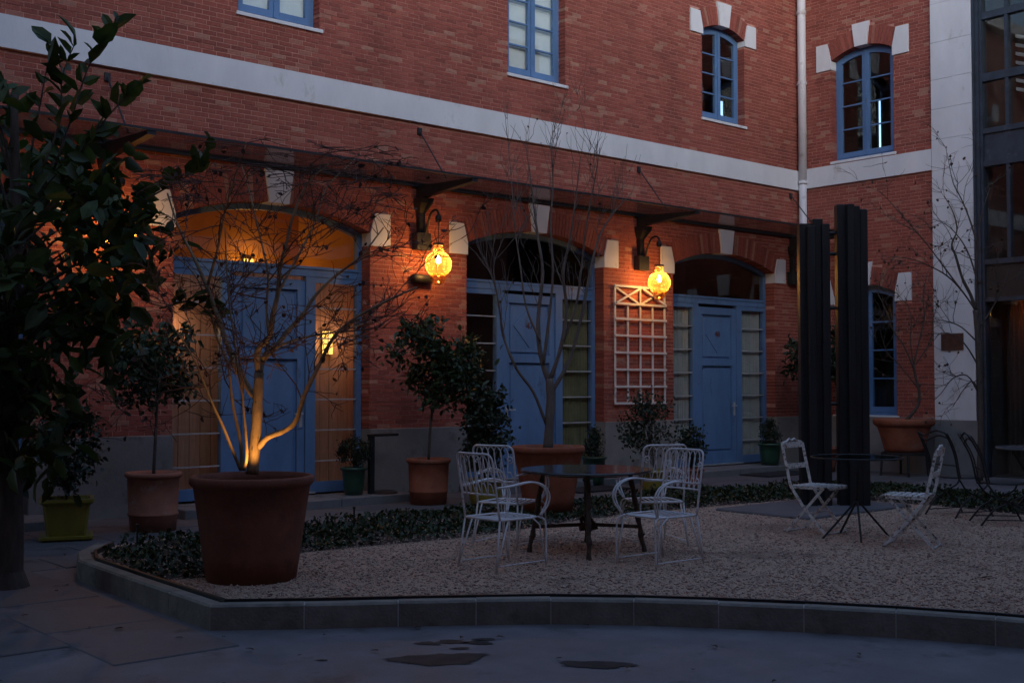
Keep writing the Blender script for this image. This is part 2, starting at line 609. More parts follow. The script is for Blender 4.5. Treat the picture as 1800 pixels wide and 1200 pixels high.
# bed outline (outer kerb face), clockwise from the far left corner
KERB = [(-15.25, -3.2), (-15.58, -3.62), (-15.75, -4.1), (-15.80, -5.3), (-15.84, -6.62), (-15.35, -6.98), (-14.84, -7.32), (-14.42, -7.62), (-14.02, -7.92),
        (-13.63, -8.31), (-13.28, -8.74), (-12.96, -9.18), (-12.66, -9.66), (-12.40, -10.18), (-12.18, -10.75), (-12.02, -11.4), (-11.95, -12.1), (-11.95, -13.0)]
BACK = [(-11.95, -13.0), (-4.4, -13.0), (-4.2, -9.0), (-4.1, -6.3), (-3.9, -5.2), (-4.2, -4.2), (-5.0, -3.2), (-6.7, -2.95), (-10.8, -2.9), (-12.8, -2.82), (-14.5, -2.95), (-15.25, -3.2)]


def offset_path(P, d):
    out = []
    for i, p in enumerate(P):
        a = Vector(P[max(i - 1, 0)])
        b = Vector(P[min(i + 1, len(P) - 1)])
        q = Vector(p)
        if 0 < i < len(P) - 1:
            n1 = (q - a).normalized()
            n2 = (b - q).normalized()
            n1 = Vector((-n1.y, n1.x))
            n2 = Vector((-n2.y, n2.x))
            n = (n1 + n2).normalized()
            n /= max(0.5, n.dot(n1))
        else:
            t = (b - a).normalized()
            n = Vector((-t.y, t.x))
        out.append((q.x + n.x * d, q.y + n.y * d))
    return out


def resample(P, step):
    out = [Vector(P[0])]
    for i in range(len(P) - 1):
        a, b = Vector(P[i]), Vector(P[i + 1])
        n = max(1, round((b - a).length / step))
        for k in range(1, n + 1):
            out.append(a.lerp(b, k / n))
    return out


kerb = thing('kerb', (0, 0, 0), None, None)
tag(kerb, 'low dark stone kerb edging the gravel planting bed', kind='structure')
for path, kt in ((KERB, 0.165), (BACK, 0.12)):
    Q = resample(path, 0.54)
    outer = [Vector(p) for p in offset_path(Q, 0.0)]
    inner = [Vector(p) for p in offset_path(Q, 0.115)]
    for i in range(len(Q) - 1):
        g = 0.004
        o0, o1, i0, i1 = outer[i], outer[i + 1], inner[i], inner[i + 1]
        t = (o1 - o0).normalized() * g
        o0, o1, i0, i1 = o0 + t, o1 - t, i0 + t, i1 - t
        z = kt + prng.uniform(-0.003, 0.003)
        c = 0.014
        def ip(a, b, s):
            return a + (b - a) * s
        b = MB()
        ringA = [(o0, -0.02), (o0, z - c), (ip(o0, i0, c / 0.115), z), (ip(o0, i0, 1 - c / 0.115), z), (i0, z - c), (i0, -0.02)]
        ringB = [(o1, -0.02), (o1, z - c), (ip(o1, i1, c / 0.115), z), (ip(o1, i1, 1 - c / 0.115), z), (i1, z - c), (i1, -0.02)]
        b.loft([[(p.x, p.y, zz) for p, zz in ringA], [(p.x, p.y, zz) for p, zz in ringB]])
        b.build('kerb_stone', 'kerb_stone', kerb)
    jb = MB()
    for i in range(1, len(Q) - 1):
        o_, i_ = outer[i], inner[i]
        t = (outer[i + 1] - outer[i - 1]).normalized() * 0.006
        s_ = (i_ - o_)
        a_, b_ = o_ + s_ * 0.03, i_ - s_ * 0.03
        jb.hexa([(a_.x - t.x, a_.y - t.y, -0.02), (a_.x + t.x, a_.y + t.y, -0.02), (b_.x + t.x, b_.y + t.y, -0.02), (b_.x - t.x, b_.y - t.y, -0.02),
                 (a_.x - t.x, a_.y - t.y, kt - 0.006), (a_.x + t.x, a_.y + t.y, kt - 0.006), (b_.x + t.x, b_.y + t.y, kt - 0.006), (b_.x - t.x, b_.y - t.y, kt - 0.006)])
    tag(jb.build('joint', 'joint_mortar', kerb), kind='stuff')

# thin dark strip just inside the kerb
ed = MB()
e0 = offset_path(KERB, 0.135)
e1 = offset_path(KERB, 0.16)
ed.loft([[(a[0], a[1], 0.02), (b[0], b[1], 0.02), (b[0], b[1], 0.176), (a[0], a[1], 0.176)] for a, b in zip(e0, e1)])
tag(ed.build('dark_strip', 'black_steel'), 'thin dark strip behind the front kerb', kind='structure')

bed_poly = offset_path(KERB, 0.10)[:-1] + offset_path(BACK, 0.10)[1:-1]
GZ = 0.135
bm_bed = bmesh.new()
vs = [bm_bed.verts.new((x, y, GZ)) for x, y in bed_poly]
f_ = bm_bed.faces.new(vs)
bmesh.ops.triangulate(bm_bed, faces=[f_])
me_ = bpy.data.meshes.new('gravel_bed')
bm_bed.to_mesh(me_)
bm_bed.free()
me_.materials.append(MATS['gravel_bed'])
ob_ = bpy.data.objects.new('gravel_bed', me_)
COL.objects.link(ob_)
tag(ob_, 'pinkish grey gravel surface filling the planting bed', kind='structure')


def inside(px, py, poly):
    px, py = np.asarray(px), np.asarray(py)
    r = np.zeros(px.shape, bool)
    n = len(poly)
    for i in range(n):
        x1, y1 = poly[i]
        x2, y2 = poly[(i + 1) % n]
        c = ((y1 > py) != (y2 > py)) & (px < (x2 - x1) * (py - y1) / (y2 - y1 + 1e-12) + x1)
        r ^= c
    return r


def scatter_mesh(name, verts, faces_per, tint, m, parent=None, kind='stuff', label=None, smooth=False):
    """verts: (N, k, 3); faces_per: list of index tuples of equal length within k"""
    N, k, _ = verts.shape
    fl = np.array(faces_per)
    F = (fl[None, :, :] + (np.arange(N) * k)[:, None, None]).reshape(-1, fl.shape[1])
    me = bpy.data.meshes.new(name)
    me.vertices.add(N * k)
    me.vertices.foreach_set('co', verts.reshape(-1).astype(np.float32))
    nf, w = F.shape
    me.loops.add(nf * w)
    me.loops.foreach_set('vertex_index', F.reshape(-1).astype(np.int32))
    me.polygons.add(nf)
    me.polygons.foreach_set('loop_start', np.arange(0, nf * w, w).astype(np.int32))
    me.update(calc_edges=True)
    me.validate()
    a = me.attributes.new('tint', 'FLOAT', 'FACE')
    a.data.foreach_set('value', np.repeat(tint, fl.shape[0]).astype(np.float32))
    if smooth:
        me.polygons.foreach_set('use_smooth', [True] * len(me.polygons))
    me.materials.append(MATS[m])
    o = bpy.data.objects.new(name, me)
    COL.objects.link(o)
    if parent:
        o.parent = parent
    return tag(o, label, kind=kind)


def rand_frames(N, rs, up_bias=None):
    d = rs.normal(size=(N, 3))
    if up_bias is not None:
        d = d + np.array(up_bias)
    d /= np.linalg.norm(d, axis=1)[:, None]
    e = rs.normal(size=(N, 3))
    s = np.cross(d, e)
    s /= np.linalg.norm(s, axis=1)[:, None]
    n = np.cross(s, d)
    return d, s, n


def leaf_verts(pos, d, s, n, L, W):
    """six points: stalk end, two shoulders, two far shoulders, tip, folded along the midrib"""
    L, W = L[:, None], W[:, None]
    up = n * W * 0.35
    return np.stack([pos, pos + d * L * 0.32 + s * W + up, pos + d * L * 0.70 + s * W * 0.8 + up * 0.8 - n * L * 0.05, pos + d * L - n * L * 0.14,
                     pos + d * L * 0.70 - s * W * 0.8 + up * 0.8 - n * L * 0.05, pos + d * L * 0.32 - s * W + up, pos + d * L * 0.5 - n * L * 0.03], axis=1)


LEAF_F = [(0, 1, 6), (1, 2, 6), (2, 3, 6), (3, 4, 6), (4, 5, 6), (5, 0, 6)]

# loose pebbles over the near part of the bed
rs = np.random.RandomState(5)
N = 150000
px = rs.uniform(-15.8, -4.2, N)
py = rs.uniform(-12.5, -3.4, N)
ok = inside(px, py, offset_path(bed_poly + [bed_poly[0]], 0.10)[:-1])
dist = np.hypot(px + 19.4, py + 13.74)
ok &= rs.uniform(size=N) < np.clip(1.5 - dist / 14.0, 0.15, 1)
px, py = px[ok], py[ok]
N = len(px)
sz = 0.004 + 0.010 * rs.uniform(size=N) ** 2.5
octv = np.array([(1, 0, 0), (0, 1, 0), (-1, 0, 0), (0, -1, 0), (0, 0, 0.75), (0, 0, -0.75)])
an = rs.uniform(0, 6.28, N)
c_, s_ = np.cos(an), np.sin(an)
V = octv[None] * sz[:, None, None] * rs.uniform(0.65, 1.35, (N, 6, 1))
X = V[:, :, 0] * c_[:, None] * 1.3 - V[:, :, 1] * s_[:, None]
Y = V[:, :, 0] * s_[:, None] * 1.3 + V[:, :, 1] * c_[:, None]
V = np.stack([X + px[:, None], Y + py[:, None], V[:, :, 2] + GZ + sz[:, None] * 0.35], axis=2)
m = mat('pebble', (0.50, 0.35, 0.31), rough=0.9, var=0.3, scale=70, spec=0.2)
_n, _l = m.node_tree.nodes, m.node_tree.links
_a = _n.new('ShaderNodeAttribute')
_a.attribute_name = 'tint'
_r = _n.new('ShaderNodeValToRGB')
_e = _r.color_ramp.elements
_e[0].color = (0.22, 0.15, 0.13, 1)
_e[1].color = (0.60, 0.50, 0.43, 1)
for _p, _c in ((0.25, (0.40, 0.27, 0.22, 1)), (0.5, (0.54, 0.365, 0.275, 1)), (0.7, (0.46, 0.38, 0.32, 1)), (0.88, (0.58, 0.40, 0.30, 1))):
    _x = _e.new(_p)
    _x.color = _c
_l.new(_a.outputs['Fac'], _r.inputs[0])
_l.new(_r.outputs[0], _n['Principled BSDF'].inputs['Base Color'])
scatter_mesh('gravel', V, [(0, 1, 4), (1, 2, 4), (2, 3, 4), (3, 0, 4), (1, 0, 5), (2, 1, 5), (3, 2, 5), (0, 3, 5)], rs.uniform(size=N), 'pebble',
             label='loose pinkish grey pebbles scattered over the planting bed')

# puddles on the concrete
def puddle(c, rx, ry, rot, seed, label, pts=26, m='puddle_water'):
    r_ = random.Random(seed)
    ph = [r_.uniform(0, 6.28) for _ in range(5)]
    P = []
    for k in range(pts):
        a = 2 * math.pi * k / pts
        q = 1 + 0.14 * math.sin(2 * a + ph[0]) + 0.12 * math.sin(3 * a + ph[1]) + 0.08 * math.sin(5 * a + ph[2]) + 0.05 * math.sin(8 * a + ph[3])
        x, y = rx * q * math.cos(a), ry * q * math.sin(a)
        P.append((c[0] + x * math.cos(rot) - y * math.sin(rot), c[1] + x * math.sin(rot) + y * math.cos(rot)))
    b = MB()
    qs = (1.35, 1.12, 0.95, 0.6, 0.25)
    rings = [[(c[0] + (x - c[0]) * q, c[1] + (y - c[1]) * q, 0.004) for x, y in P] for q in qs]
    b.loft(rings, cap=False)
    b.f.append(tuple(len(b.v) - pts + i for i in range(pts)))
    me = b.mesh('puddle', m)
    a = me.attributes.new('wet', 'FLOAT', 'POINT')
    a.data.foreach_set('value', [w for w in (0.0, 0.35, 0.75, 1.0, 1.0) for _ in range(pts)])
    o = bpy.data.objects.new('puddle', me)
    COL.objects.link(o)
    tag(o, label, kind='structure')


def mat_puddle(name, rmin):
    """dark water film that thins out into a damp, irregular margin"""
    m = mat(name, (0.055, 0.048, 0.046), rough=0.7, var=0.3, scale=9, spec=0.03)
    n, l = m.node_tree.nodes, m.node_tree.links
    at = n.new('ShaderNodeAttribute')
    at.attribute_name = 'wet'
    tc = n.new('ShaderNodeTexCoord')
    nz = n.new('ShaderNodeTexNoise')
    nz.inputs['Scale'].default_value = 14
    nz.inputs['Detail'].default_value = 7
    l.new(tc.outputs['Object'], nz.inputs['Vector'])
    ad = n.new('ShaderNodeMath')
    ad.operation = 'ADD'
    l.new(at.outputs['Fac'], ad.inputs[0])
    l.new(nz.outputs['Fac'], ad.inputs[1])
    mr = n.new('ShaderNodeMapRange')
    mr.interpolation_type = 'SMOOTHSTEP'
    mr.inputs[1].default_value = 0.72
    mr.inputs[2].default_value = 1.25
    l.new(ad.outputs[0], mr.inputs[0])
    r2 = n.new('ShaderNodeMapRange')
    r2.inputs[1].default_value = 0.9
    r2.inputs[2].default_value = 1.4
    r2.inputs[3].default_value = 0.55
    r2.inputs[4].default_value = rmin
    l.new(ad.outputs[0], r2.inputs[0])
    b = n['Principled BSDF']
    l.new(r2.outputs[0], b.inputs['Roughness'])
    tr = n.new('ShaderNodeBsdfTransparent')
    mx = n.new('ShaderNodeMixShader')
    l.new(mr.outputs[0], mx.inputs[0])
    l.new(tr.outputs[0], mx.inputs[1])
    l.new(b.outputs[0], mx.inputs[2])
    l.new(mx.outputs[0], n['Material Output'].inputs[0])


mat_puddle('puddle_water', 0.55)
puddle((-15.20, -8.24), 0.23, 0.15, -0.7, 1, 'larger dark puddle on the concrete in front of the kerb')
puddle((-14.60, -8.93), 0.20, 0.08, -0.95, 2, 'small long puddle right of the larger one')
for k, (c, a, b_) in enumerate((((-14.86, -7.92), 0.09, 0.05), ((-15.0, -7.86), 0.07, 0.04), ((-14.75, -8.05), 0.08, 0.05), ((-14.66, -8.0), 0.06, 0.035), ((-14.93, -8.1), 0.05, 0.03))):
    puddle(c, a, b_, -0.7, 10 + k, 'small wet spot between the puddle and the kerb')
puddle((-15.73, -7.81), 0.035, 0.015, -0.6, 40, 'tiny puddle glinting left of the larger puddle')

# ------------------------------------------------------------------ facades
CAMF = (math.cos(R(49.13)), math.sin(R(49.13)))


def view(p):
    """pixel (1800 x 1200) and depth of a world point, used only to rank which bricks and leaves show largest"""
    dx, dy, dz = p[0] + 19.4, p[1] + 13.74, p[2] - 1.6
    dep = dx * CAMF[0] + dy * CAMF[1]
    if dep < 0.5:
        return (-1, -1, 1e9)
    return (900 + 2068 * (dx * CAMF[1] - dy * CAMF[0]) / dep, 675 - 2068 * dz / dep, dep)


class Opening:
    def __init__(s, cx, hw, zs, zsp, zc, ring, ib, it, iw, kt, kb, kh, depth, ground=False):
        # centre, half width, sill z, springing z, crown z, ring height, impost bottom/top z, impost width, keystone top/bottom half widths, keystone top z
        s.cx, s.hw, s.zs, s.zsp, s.zc, s.ring, s.ib, s.it, s.iw, s.kt, s.kb, s.kh, s.depth, s.ground = cx, hw, zs, zsp, zc, ring, ib, it, iw, kt, kb, kh, depth, ground
        rise = zc - zsp
        s.R = (hw * hw + rise * rise) / (2 * rise)
        s.cz = zc - s.R

    def ztop(s, x, extra=0.0):
        return s.cz + math.sqrt(max(0, (s.R + extra) ** 2 - (x - s.cx) ** 2))

    def excl(s, z):
        """half width kept free of field bricks at height z, and whether the edge is a jamb, a curve or a block"""
        if z < s.zs:
            return None
        if z < s.ib:
            return (s.hw, 'jamb')
        if z < s.it:
            return (s.hw + s.iw, 'block')
        top = s.cz + s.R + s.ring
        if z < top:
            q = (s.R + s.ring) ** 2 - (z - s.cz) ** 2
            return (max(math.sqrt(max(q, 0)), s.kt if z < s.kh else 0), 'curve')
        if z < s.kh:
            return (s.kt, 'block')
        return None


def brick_hexa(b, xa0, xb0, xa1, xb1, z0, z1, yf, yb):
    k = len(b.v)
    b.v += [(xa0, yf, z0), (xb0, yf, z0), (xb1, yf, z1), (xa1, yf, z1), (xa0, yb, z0), (xb0, yb, z0), (xb1, yb, z1), (xa1, yb, z1)]
    for q in ((0, 1, 2, 3), (1, 5, 6, 2), (4, 0, 3, 7), (3, 2, 6, 7), (4, 5, 1, 0)):
        b.f.append(tuple(k + i for i in q))


def tint_of(r_):
    t = r_.random()
    if t < 0.055:
        return r_.uniform(0.955, 1.0)
    if t < 0.12:
        return r_.uniform(0.9, 0.95)
    return min(0.9, max(0.0, r_.gauss(0.48, 0.2)))


def facade(root, x0, x1, ztop, openings, bands, to_world, seed, zbase=0.975):
    r_ = random.Random(seed)
    # mortar backing with openings
    bm = bmesh.new()
    edges = []

    def loop(P):
        v = [bm.verts.new((x, 0.0042, z)) for x, z in P]
        for i in range(len(v)):
            edges.append(bm.edges.new((v[i], v[(i + 1) % len(v)])))

    loop([(x0, -0.1), (x1, -0.1), (x1, ztop), (x0, ztop)])
    for o in openings:
        g = 0.012
        P = [(o.cx - o.hw - g, max(o.zs - g, 0.005)), (o.cx + o.hw + g, max(o.zs - g, 0.005))]
        for i in range(13):
            x = o.cx + (o.hw + g) - 2 * (o.hw + g) * i / 12
            P.append((x, o.cz + math.sqrt((o.R + g) ** 2 - (x - o.cx) ** 2)))
        loop(P)
    bmesh.ops.triangle_fill(bm, use_beauty=True, use_dissolve=False, edges=edges)
    bmesh.ops.recalc_face_normals(bm, faces=bm.faces)
    ext = bmesh.ops.extrude_face_region(bm, geom=list(bm.faces))
    bmesh.ops.translate(bm, vec=(0, 0.30, 0), verts=[g for g in ext['geom'] if isinstance(g, bmesh.types.BMVert)])
    bmesh.ops.recalc_face_normals(bm, faces=bm.faces)
    me = bpy.data.meshes.new('wall')
    bm.to_mesh(me)
    bm.free()
    me.materials.append(MATS['mortar'])
    wo = bpy.data.objects.new('wall', me)
    COL.objects.link(wo)
    wo.parent = root

    # field bricks
    pitch, bh, L, J = 0.0625, 0.053, 0.19, 0.010
    rows = int((ztop - zbase) / pitch)
    bricks = []
    for i in range(rows):
        z0 = zbase + i * pitch + 0.006
        z1 = z0 + bh
        zm = (z0 + z1) / 2
        if any(a - 0.02 < zm < b + 0.02 for a, b in bands):
            continue
        cuts = []
        for o in openings:
            e0, e1, em = o.excl(z0), o.excl(z1), o.excl(zm)
            if e0 is None and e1 is None:
                continue
            if e0 and e1 and e0[1] == 'curve' and e1[1] == 'curve':
                h0, h1 = e0[0], e1[0]
            else:
                h = max(e[0] for e in (e0, e1, em) if e)
                h0 = h1 = h
            jamb = bool(em and em[1] == 'jamb')
            pad = 0.0 if jamb else 0.006
            cuts.append((o.cx - h0 - pad, o.cx - h1 - pad, o.cx + h0 + pad, o.cx + h1 + pad, o.depth - 0.01 if jamb else 0.05))
        cuts.sort()
        segs = []
        cur = (x0, x0, 0.05)
        for c in cuts:
            segs.append((cur[0], cur[1], c[0], c[1], cur[2], c[4]))
            cur = (c[2], c[3], c[4])
        segs.append((cur[0], cur[1], x1, x1, cur[2], 0.05))
        for a0, a1, b0, b1, dl, dr in segs:
            xs = max(a0, a1)
            xe = min(b0, b1)
            if xe - xs < 0.02:
                continue
            ph = (i % 2) * (L + J) / 2 + (0.06 if i % 5 == 3 else 0)
            first = math.floor((xs - ph) / (L + J)) * (L + J) + ph
            x = first
            while x < xe:
                p, q = max(x, xs), min(x + L, xe)
                if q - p > 0.012:
                    if xe - q < 0.03 and q < xe:
                        q = xe
                    pa0, pa1, qb0, qb1 = p, p, q, q
                    d = 0.05
                    if p <= xs + 1e-6:
                        pa0, pa1, d = a0, a1, max(d, dl)
                    if q >= xe - 1e-6:
                        qb0, qb1, d = b0, b1, max(d, dr)
                    bricks.append((pa0, qb0, pa1, qb1, z0, z1, r_.uniform(-0.003, 0.0018), d, tint_of(r_)))
                x += L + J
    # the 300 that show largest become parts of their own
    cand = []
    for k, b in enumerate(bricks):
        if abs((b[1] - b[0]) - L) < 1e-6 and abs(b[0] - b[2]) < 1e-6 and abs(b[1] - b[3]) < 1e-6 and b[7] < 0.06:
            w = to_world(((b[0] + b[1]) / 2, 0, b[4]))
            u, v, dep = view(w)
            if 12 < u < 1640 and 8 < v < 1190 and b[4] > 4.6 and not (u < 250 and v > 120) and not (u < 140 and v < 26):
                cand.append((dep, k))
    cand.sort()
    chosen = set(k for _, k in cand[:300])
    variants = []
    for t in (0.12, 0.25, 0.36, 0.45, 0.55, 0.66, 0.78, 0.88, 0.93, 0.985):
        b = MB()
        b.tint = []
        e = 0.003
        b.loft([[(0, 0.06, 0), (L, 0.06, 0), (L, 0.06, bh), (0, 0.06, bh)], [(0, e, 0), (L, e, 0), (L, e, bh), (0, e, bh)], [(e, 0, e), (L - e, 0, e), (L - e, 0, bh - e), (e, 0, bh - e)]])
        b.tint = [t] * len(b.f)
        variants.append((t, b.mesh('brick', 'brick')))
    big = MB()
    big.tint = []
    for k, b in enumerate(bricks):
        if k in chosen:
            me = min(variants, key=lambda tv: abs(tv[0] - b[8]))[1]
            o = bpy.data.objects.new('brick', me)
            COL.objects.link(o)
            o.parent = root
            o.location = (b[0], b[6], b[4])
        else:
            brick_hexa(big, b[0], b[1], b[2], b[3], b[4], b[5], b[6], b[7])
            big.tint += [b[8]] * 5
    tag(big.build('brickwork', 'brick', root), kind='stuff')

    # arches: brick voussoirs, white imposts and keystones
    for o in openings:
        ring = MB()
        ring.tint = []
        R0, R1 = o.R, o.R + o.ring
        amax = math.asin(min(1, (o.hw + 0.03) / R0))
        akey = math.asin(o.kb / R0)
        step = 0.066 / R0
        for sg in (-1, 1):
            a = akey + 0.004
            while a + step * 0.9 < amax + 0.09 * (1 if o.hw > 1 else 0.7):
                b0_, b1_ = a, a + step - 0.009 / R0
                P = []
                for ang, rr in ((b0_, R0), (b1_, R0), (b1_, R1), (b0_, R1)):
                    P.append((o.cx + sg * rr * math.sin(ang), o.cz + rr * math.cos(ang)))
                a += step
                lim = o.hw if True else 0
                if abs(P[0][0] - o.cx) > o.hw - 0.02 and P[0][1] < o.it - 0.02 and abs(P[2][0] - o.cx) > o.hw + o.iw * 0.75:
                    continue
                k = len(ring.v)
                yf = r_.uniform(-0.009, -0.005)
                if sg < 0:
                    P = P[::-1]
                ring.prism(P, yf, o.depth - 0.012)
                ring.tint += [tint_of(r_)] * 6
        tag(ring.build('arch_ring', 'brick', root), kind='stuff')
        # keystone
        kb = MB()
        kb.prism([(o.cx - o.kb, o.zc - 0.012), (o.cx + o.kb, o.zc - 0.012), (o.cx + o.kt, o.kh), (o.cx - o.kt, o.kh)], -0.035, o.depth - 0.014)
        kb.build('keystone', 'white_render', root)
        for sg in (-1, 1):
            ib = MB()
            xi = o.cx + sg * (o.hw - 0.004)
            xo = o.cx + sg * (o.hw + o.iw)
            zt = o.it
            zk = o.ztop(o.cx + o.hw - 0.004) + 0.0
            P = [(xo, o.ib), (xi, o.ib), (xi, zk), (o.cx + sg * (o.hw + 0.075), zt), (xo, zt)]
            if sg > 0:
                P = P[::-1]
            ib.prism(P, -0.03, o.depth - 0.016)
            ib.build('impost', 'white_render', root)
    return wo


def door_opening(cx):
    return Opening(cx, 1.455, 0.13, 3.72, 4.0, 0.36, 3.54, 4.0, 0.33, 0.215, 0.145, 4.43, 0.30, True)


def window_opening(cx):
    return Opening(cx, 0.61, 6.43, 8.05, 8.21, 0.34, 7.95, 8.36, 0.33, 0.205, 0.135, 8.63, 0.28)


DOORS = (-16.245, -11.6, -6.955, -2.31)
WINS = (-16.24, -11.6, -6.98, -2.34)
XL = -18.7
main = thing('brick_building', (0, 0, 0), 'long red brick wing with blue arched doors under a glass canopy and white string course', 'building')
facade(main, XL, 0.0, 10.4, [door_opening(x) for x in DOORS] + [window_opening(x) for x in WINS], [(5.395, 5.775)], lambda p: p, 11)

BX = 2.835                       # length of the brick part of the side wing
side = thing('brick_building', (0, 0, 0), 'red brick side wing with one tall blue window on each floor right of the downpipe', 'building', rz=R(-90))
OB_UP = Opening(1.41, 0.66, 5.87, 7.82, 8.0, 0.34, 7.66, 8.17, 0.325, 0.185, 0.13, 8.42, 0.28)
OB_LO = Opening(1.41, 0.66, 1.02, 3.28, 3.46, 0.34, 3.12, 3.63, 0.325, 0.185, 0.13, 3.88, 0.28)
facade(side, 0.06, BX, 10.4, [OB_UP, OB_LO], [(5.42, 5.80)], lambda p: (p[1], -p[0], p[2]), 12, zbase=1.0)

# string courses, plinths, cornices
b = MB()
b.prism([(XL, 5.395), (-0.06, 5.395), (-0.06, 5.775), (XL, 5.775)], -0.055, 0.02)
b.build('string_course', 'white_render', main)
b = MB()
b.prism([(0.055, 5.42), (BX - 0.005, 5.42), (BX - 0.005, 5.80), (0.055, 5.80)], -0.055, 0.02)
b.build('string_course', 'white_render', side)
edges_x = [XL]
for x in DOORS:
    edges_x += [x - 1.455, x + 1.455]
edges_x.append(-0.035)
for k in range(0, len(edges_x), 2):
    if edges_x[k + 1] - edges_x[k] > 0.05:
        b = MB()
        b.bbox(edges_x[k] + (0.001 if k else 0), edges_x[k + 1] - 0.001, -0.035, 0.285, -0.05, 0.975, 0.008)
        b.build('plinth', 'plinth_render', main)
b = MB()
b.bbox(0.04, BX, -0.035, 0.285, -0.05, 1.0, 0.008)
b.build('plinth', 'plinth_render', side)
for root, a, c in ((main, XL, -0.2), (side, 0.2, BX)):
    b = MB()
    b.prism([(a, 10.15), (c, 10.15), (c, 10.42), (a, 10.42)], -0.22, 0.03)
    b.build('cornice', 'white_render', root)


# ---- windows
def arch_frame(b, cx, hw, z0, ztop_fn, t, y0, y1, n=12):
    """solid ring following the opening: bottom, sides, arched head"""
    out = [(cx - hw, z0), (cx + hw, z0)]
    inn = [(cx - hw + t, z0 + t), (cx + hw - t, z0 + t)]
    for i in range(n + 1):
        x = cx + hw - 2 * hw * i / n
        out.append((x, ztop_fn(x)))
        xi = cx + (hw - t) - 2 * (hw - t) * i / n
        inn.append((xi, ztop_fn(xi) - t))
    m_ = len(out)
    for i in range(m_):
        j = (i + 1) % m_
        o0, o1, i1, i0 = out[i], out[j], inn[j], inn[i]
        b.hexa([(o0[0], y0, o0[1]), (o1[0], y0, o1[1]), (o1[0], y1, o1[1]), (o0[0], y1, o0[1]), (i0[0], y0, i0[1]), (i1[0], y0, i1[1]), (i1[0], y1, i1[1]), (i0[0], y1, i0[1])])


def curved_panel(b, xa, xb, z0, ztop_fn, y0, y1, n=5):
    P = [(xa, z0), (xb, z0)] + [(xb - (xb - xa) * i / n, ztop_fn(xb - (xb - xa) * i / n)) for i in range(n + 1)]
    b.prism(P, y0, y1)


def window(root, o, rows, shutters=None, sill_mat='white_render', y=0.15):
    top = lambda x: o.ztop(x) - 0.004
    f = MB()
    arch_frame(f, o.cx, o.hw - 0.004, o.zs + 0.004, top, 0.06, y, y + 0.07)
    w = f.build('window', 'blue_paint', root)
    s_ = MB()
    s_.bbox(o.cx - o.hw - 0.03, o.cx + o.hw + 0.05, -0.03, y + 0.02, o.zs - 0.045, o.zs + 0.002, 0.006)
    s_.build('sill', sill_mat, w)
    inner = o.hw - 0.064
    for sg in (-1, 1):
        xa, xb = (o.cx - inner, o.cx - 0.002) if sg < 0 else (o.cx + 0.002, o.cx + inner)
        c = MB()
        st = 0.075
        z0 = o.zs + 0.066
        tp = lambda x: o.ztop(x) - 0.066
        curved_panel(c, xa, xa + st, z0, tp, y - 0.012, y + 0.045, 2)
        curved_panel(c, xb - st, xb, z0, tp, y - 0.012, y + 0.045, 2)
        c.box(xa + st, xb - st, y - 0.012, y + 0.045, z0, z0 + 0.095)
        n = 4
        for i in range(n):
            p, q = xa + st + (xb - xa - 2 * st) * i / n, xa + st + (xb - xa - 2 * st) * (i + 1) / n
            c.hexa([(p, y - 0.012, tp(p) - 0.07), (q, y - 0.012, tp(q) - 0.07), (q, y + 0.045, tp(q) - 0.07), (p, y + 0.045, tp(p) - 0.07),
                    (p, y - 0.012, tp(p)), (q, y - 0.012, tp(q)), (q, y + 0.045, tp(q)), (p, y + 0.045, tp(p))])
        c.build('casement', 'blue_paint', w)
        pa, pb = xa + st, xb - st
        zt = tp((pa + pb) / 2) - 0.07
        for k in range(rows):
            za = z0 + 0.095 + (zt - z0 - 0.095) * k / rows
            zb = z0 + 0.095 + (zt - z0 - 0.095) * (k + 1) / rows
            g = MB()
            if k == rows - 1:
                curved_panel(g, pa + 0.001, pb - 0.001, za + 0.012, lambda x: tp(x) - 0.072, y + 0.010, y + 0.016, 3)
            else:
                g.box(pa + 0.001, pb - 0.001, y + 0.010, y + 0.016, za + 0.012, zb - 0.012)
            g.build('pane', 'window_glass', w)
            if k:
                gb_ = MB()
                gb_.box(pa, pb, y - 0.006, y + 0.034, za - 0.012, za + 0.012)
                gb_.build('glazing_bar', 'blue_paint', w)
        if shutters and shutters[0 if sg < 0 else 1]:
            frac = shutters[0 if sg < 0 else 1]
            sh = MB()
            zt2 = o.zs + 0.07 + (o.zc - o.zs - 0.1) * frac
            zt2 = min(zt2, o.ztop(o.cx + o.hw * 0.9) - 0.07)
            sh.box(xa + 0.01, xb - 0.004, y + 0.075, y + 0.10, o.zs + 0.07, zt2)
            nn = 4
            for k in range(nn):
                za = o.zs + 0.15 + (zt2 - o.zs - 0.2) * k / nn
                zb = o.zs + 0.15 + (zt2 - o.zs - 0.2) * (k + 1) / nn - 0.09
                sh.box(xa + 0.09, xb - 0.09, y + 0.064, y + 0.076, za, zb)
            sh.build('shutter', 'shutter_white', w)
    # centre astragal
    a = MB()
    a.box(o.cx - 0.022, o.cx + 0.022, y - 0.03, y - 0.011, o.zs + 0.07, o.zc - 0.07)
    a.build('astragal', 'blue_paint', w)
    return w


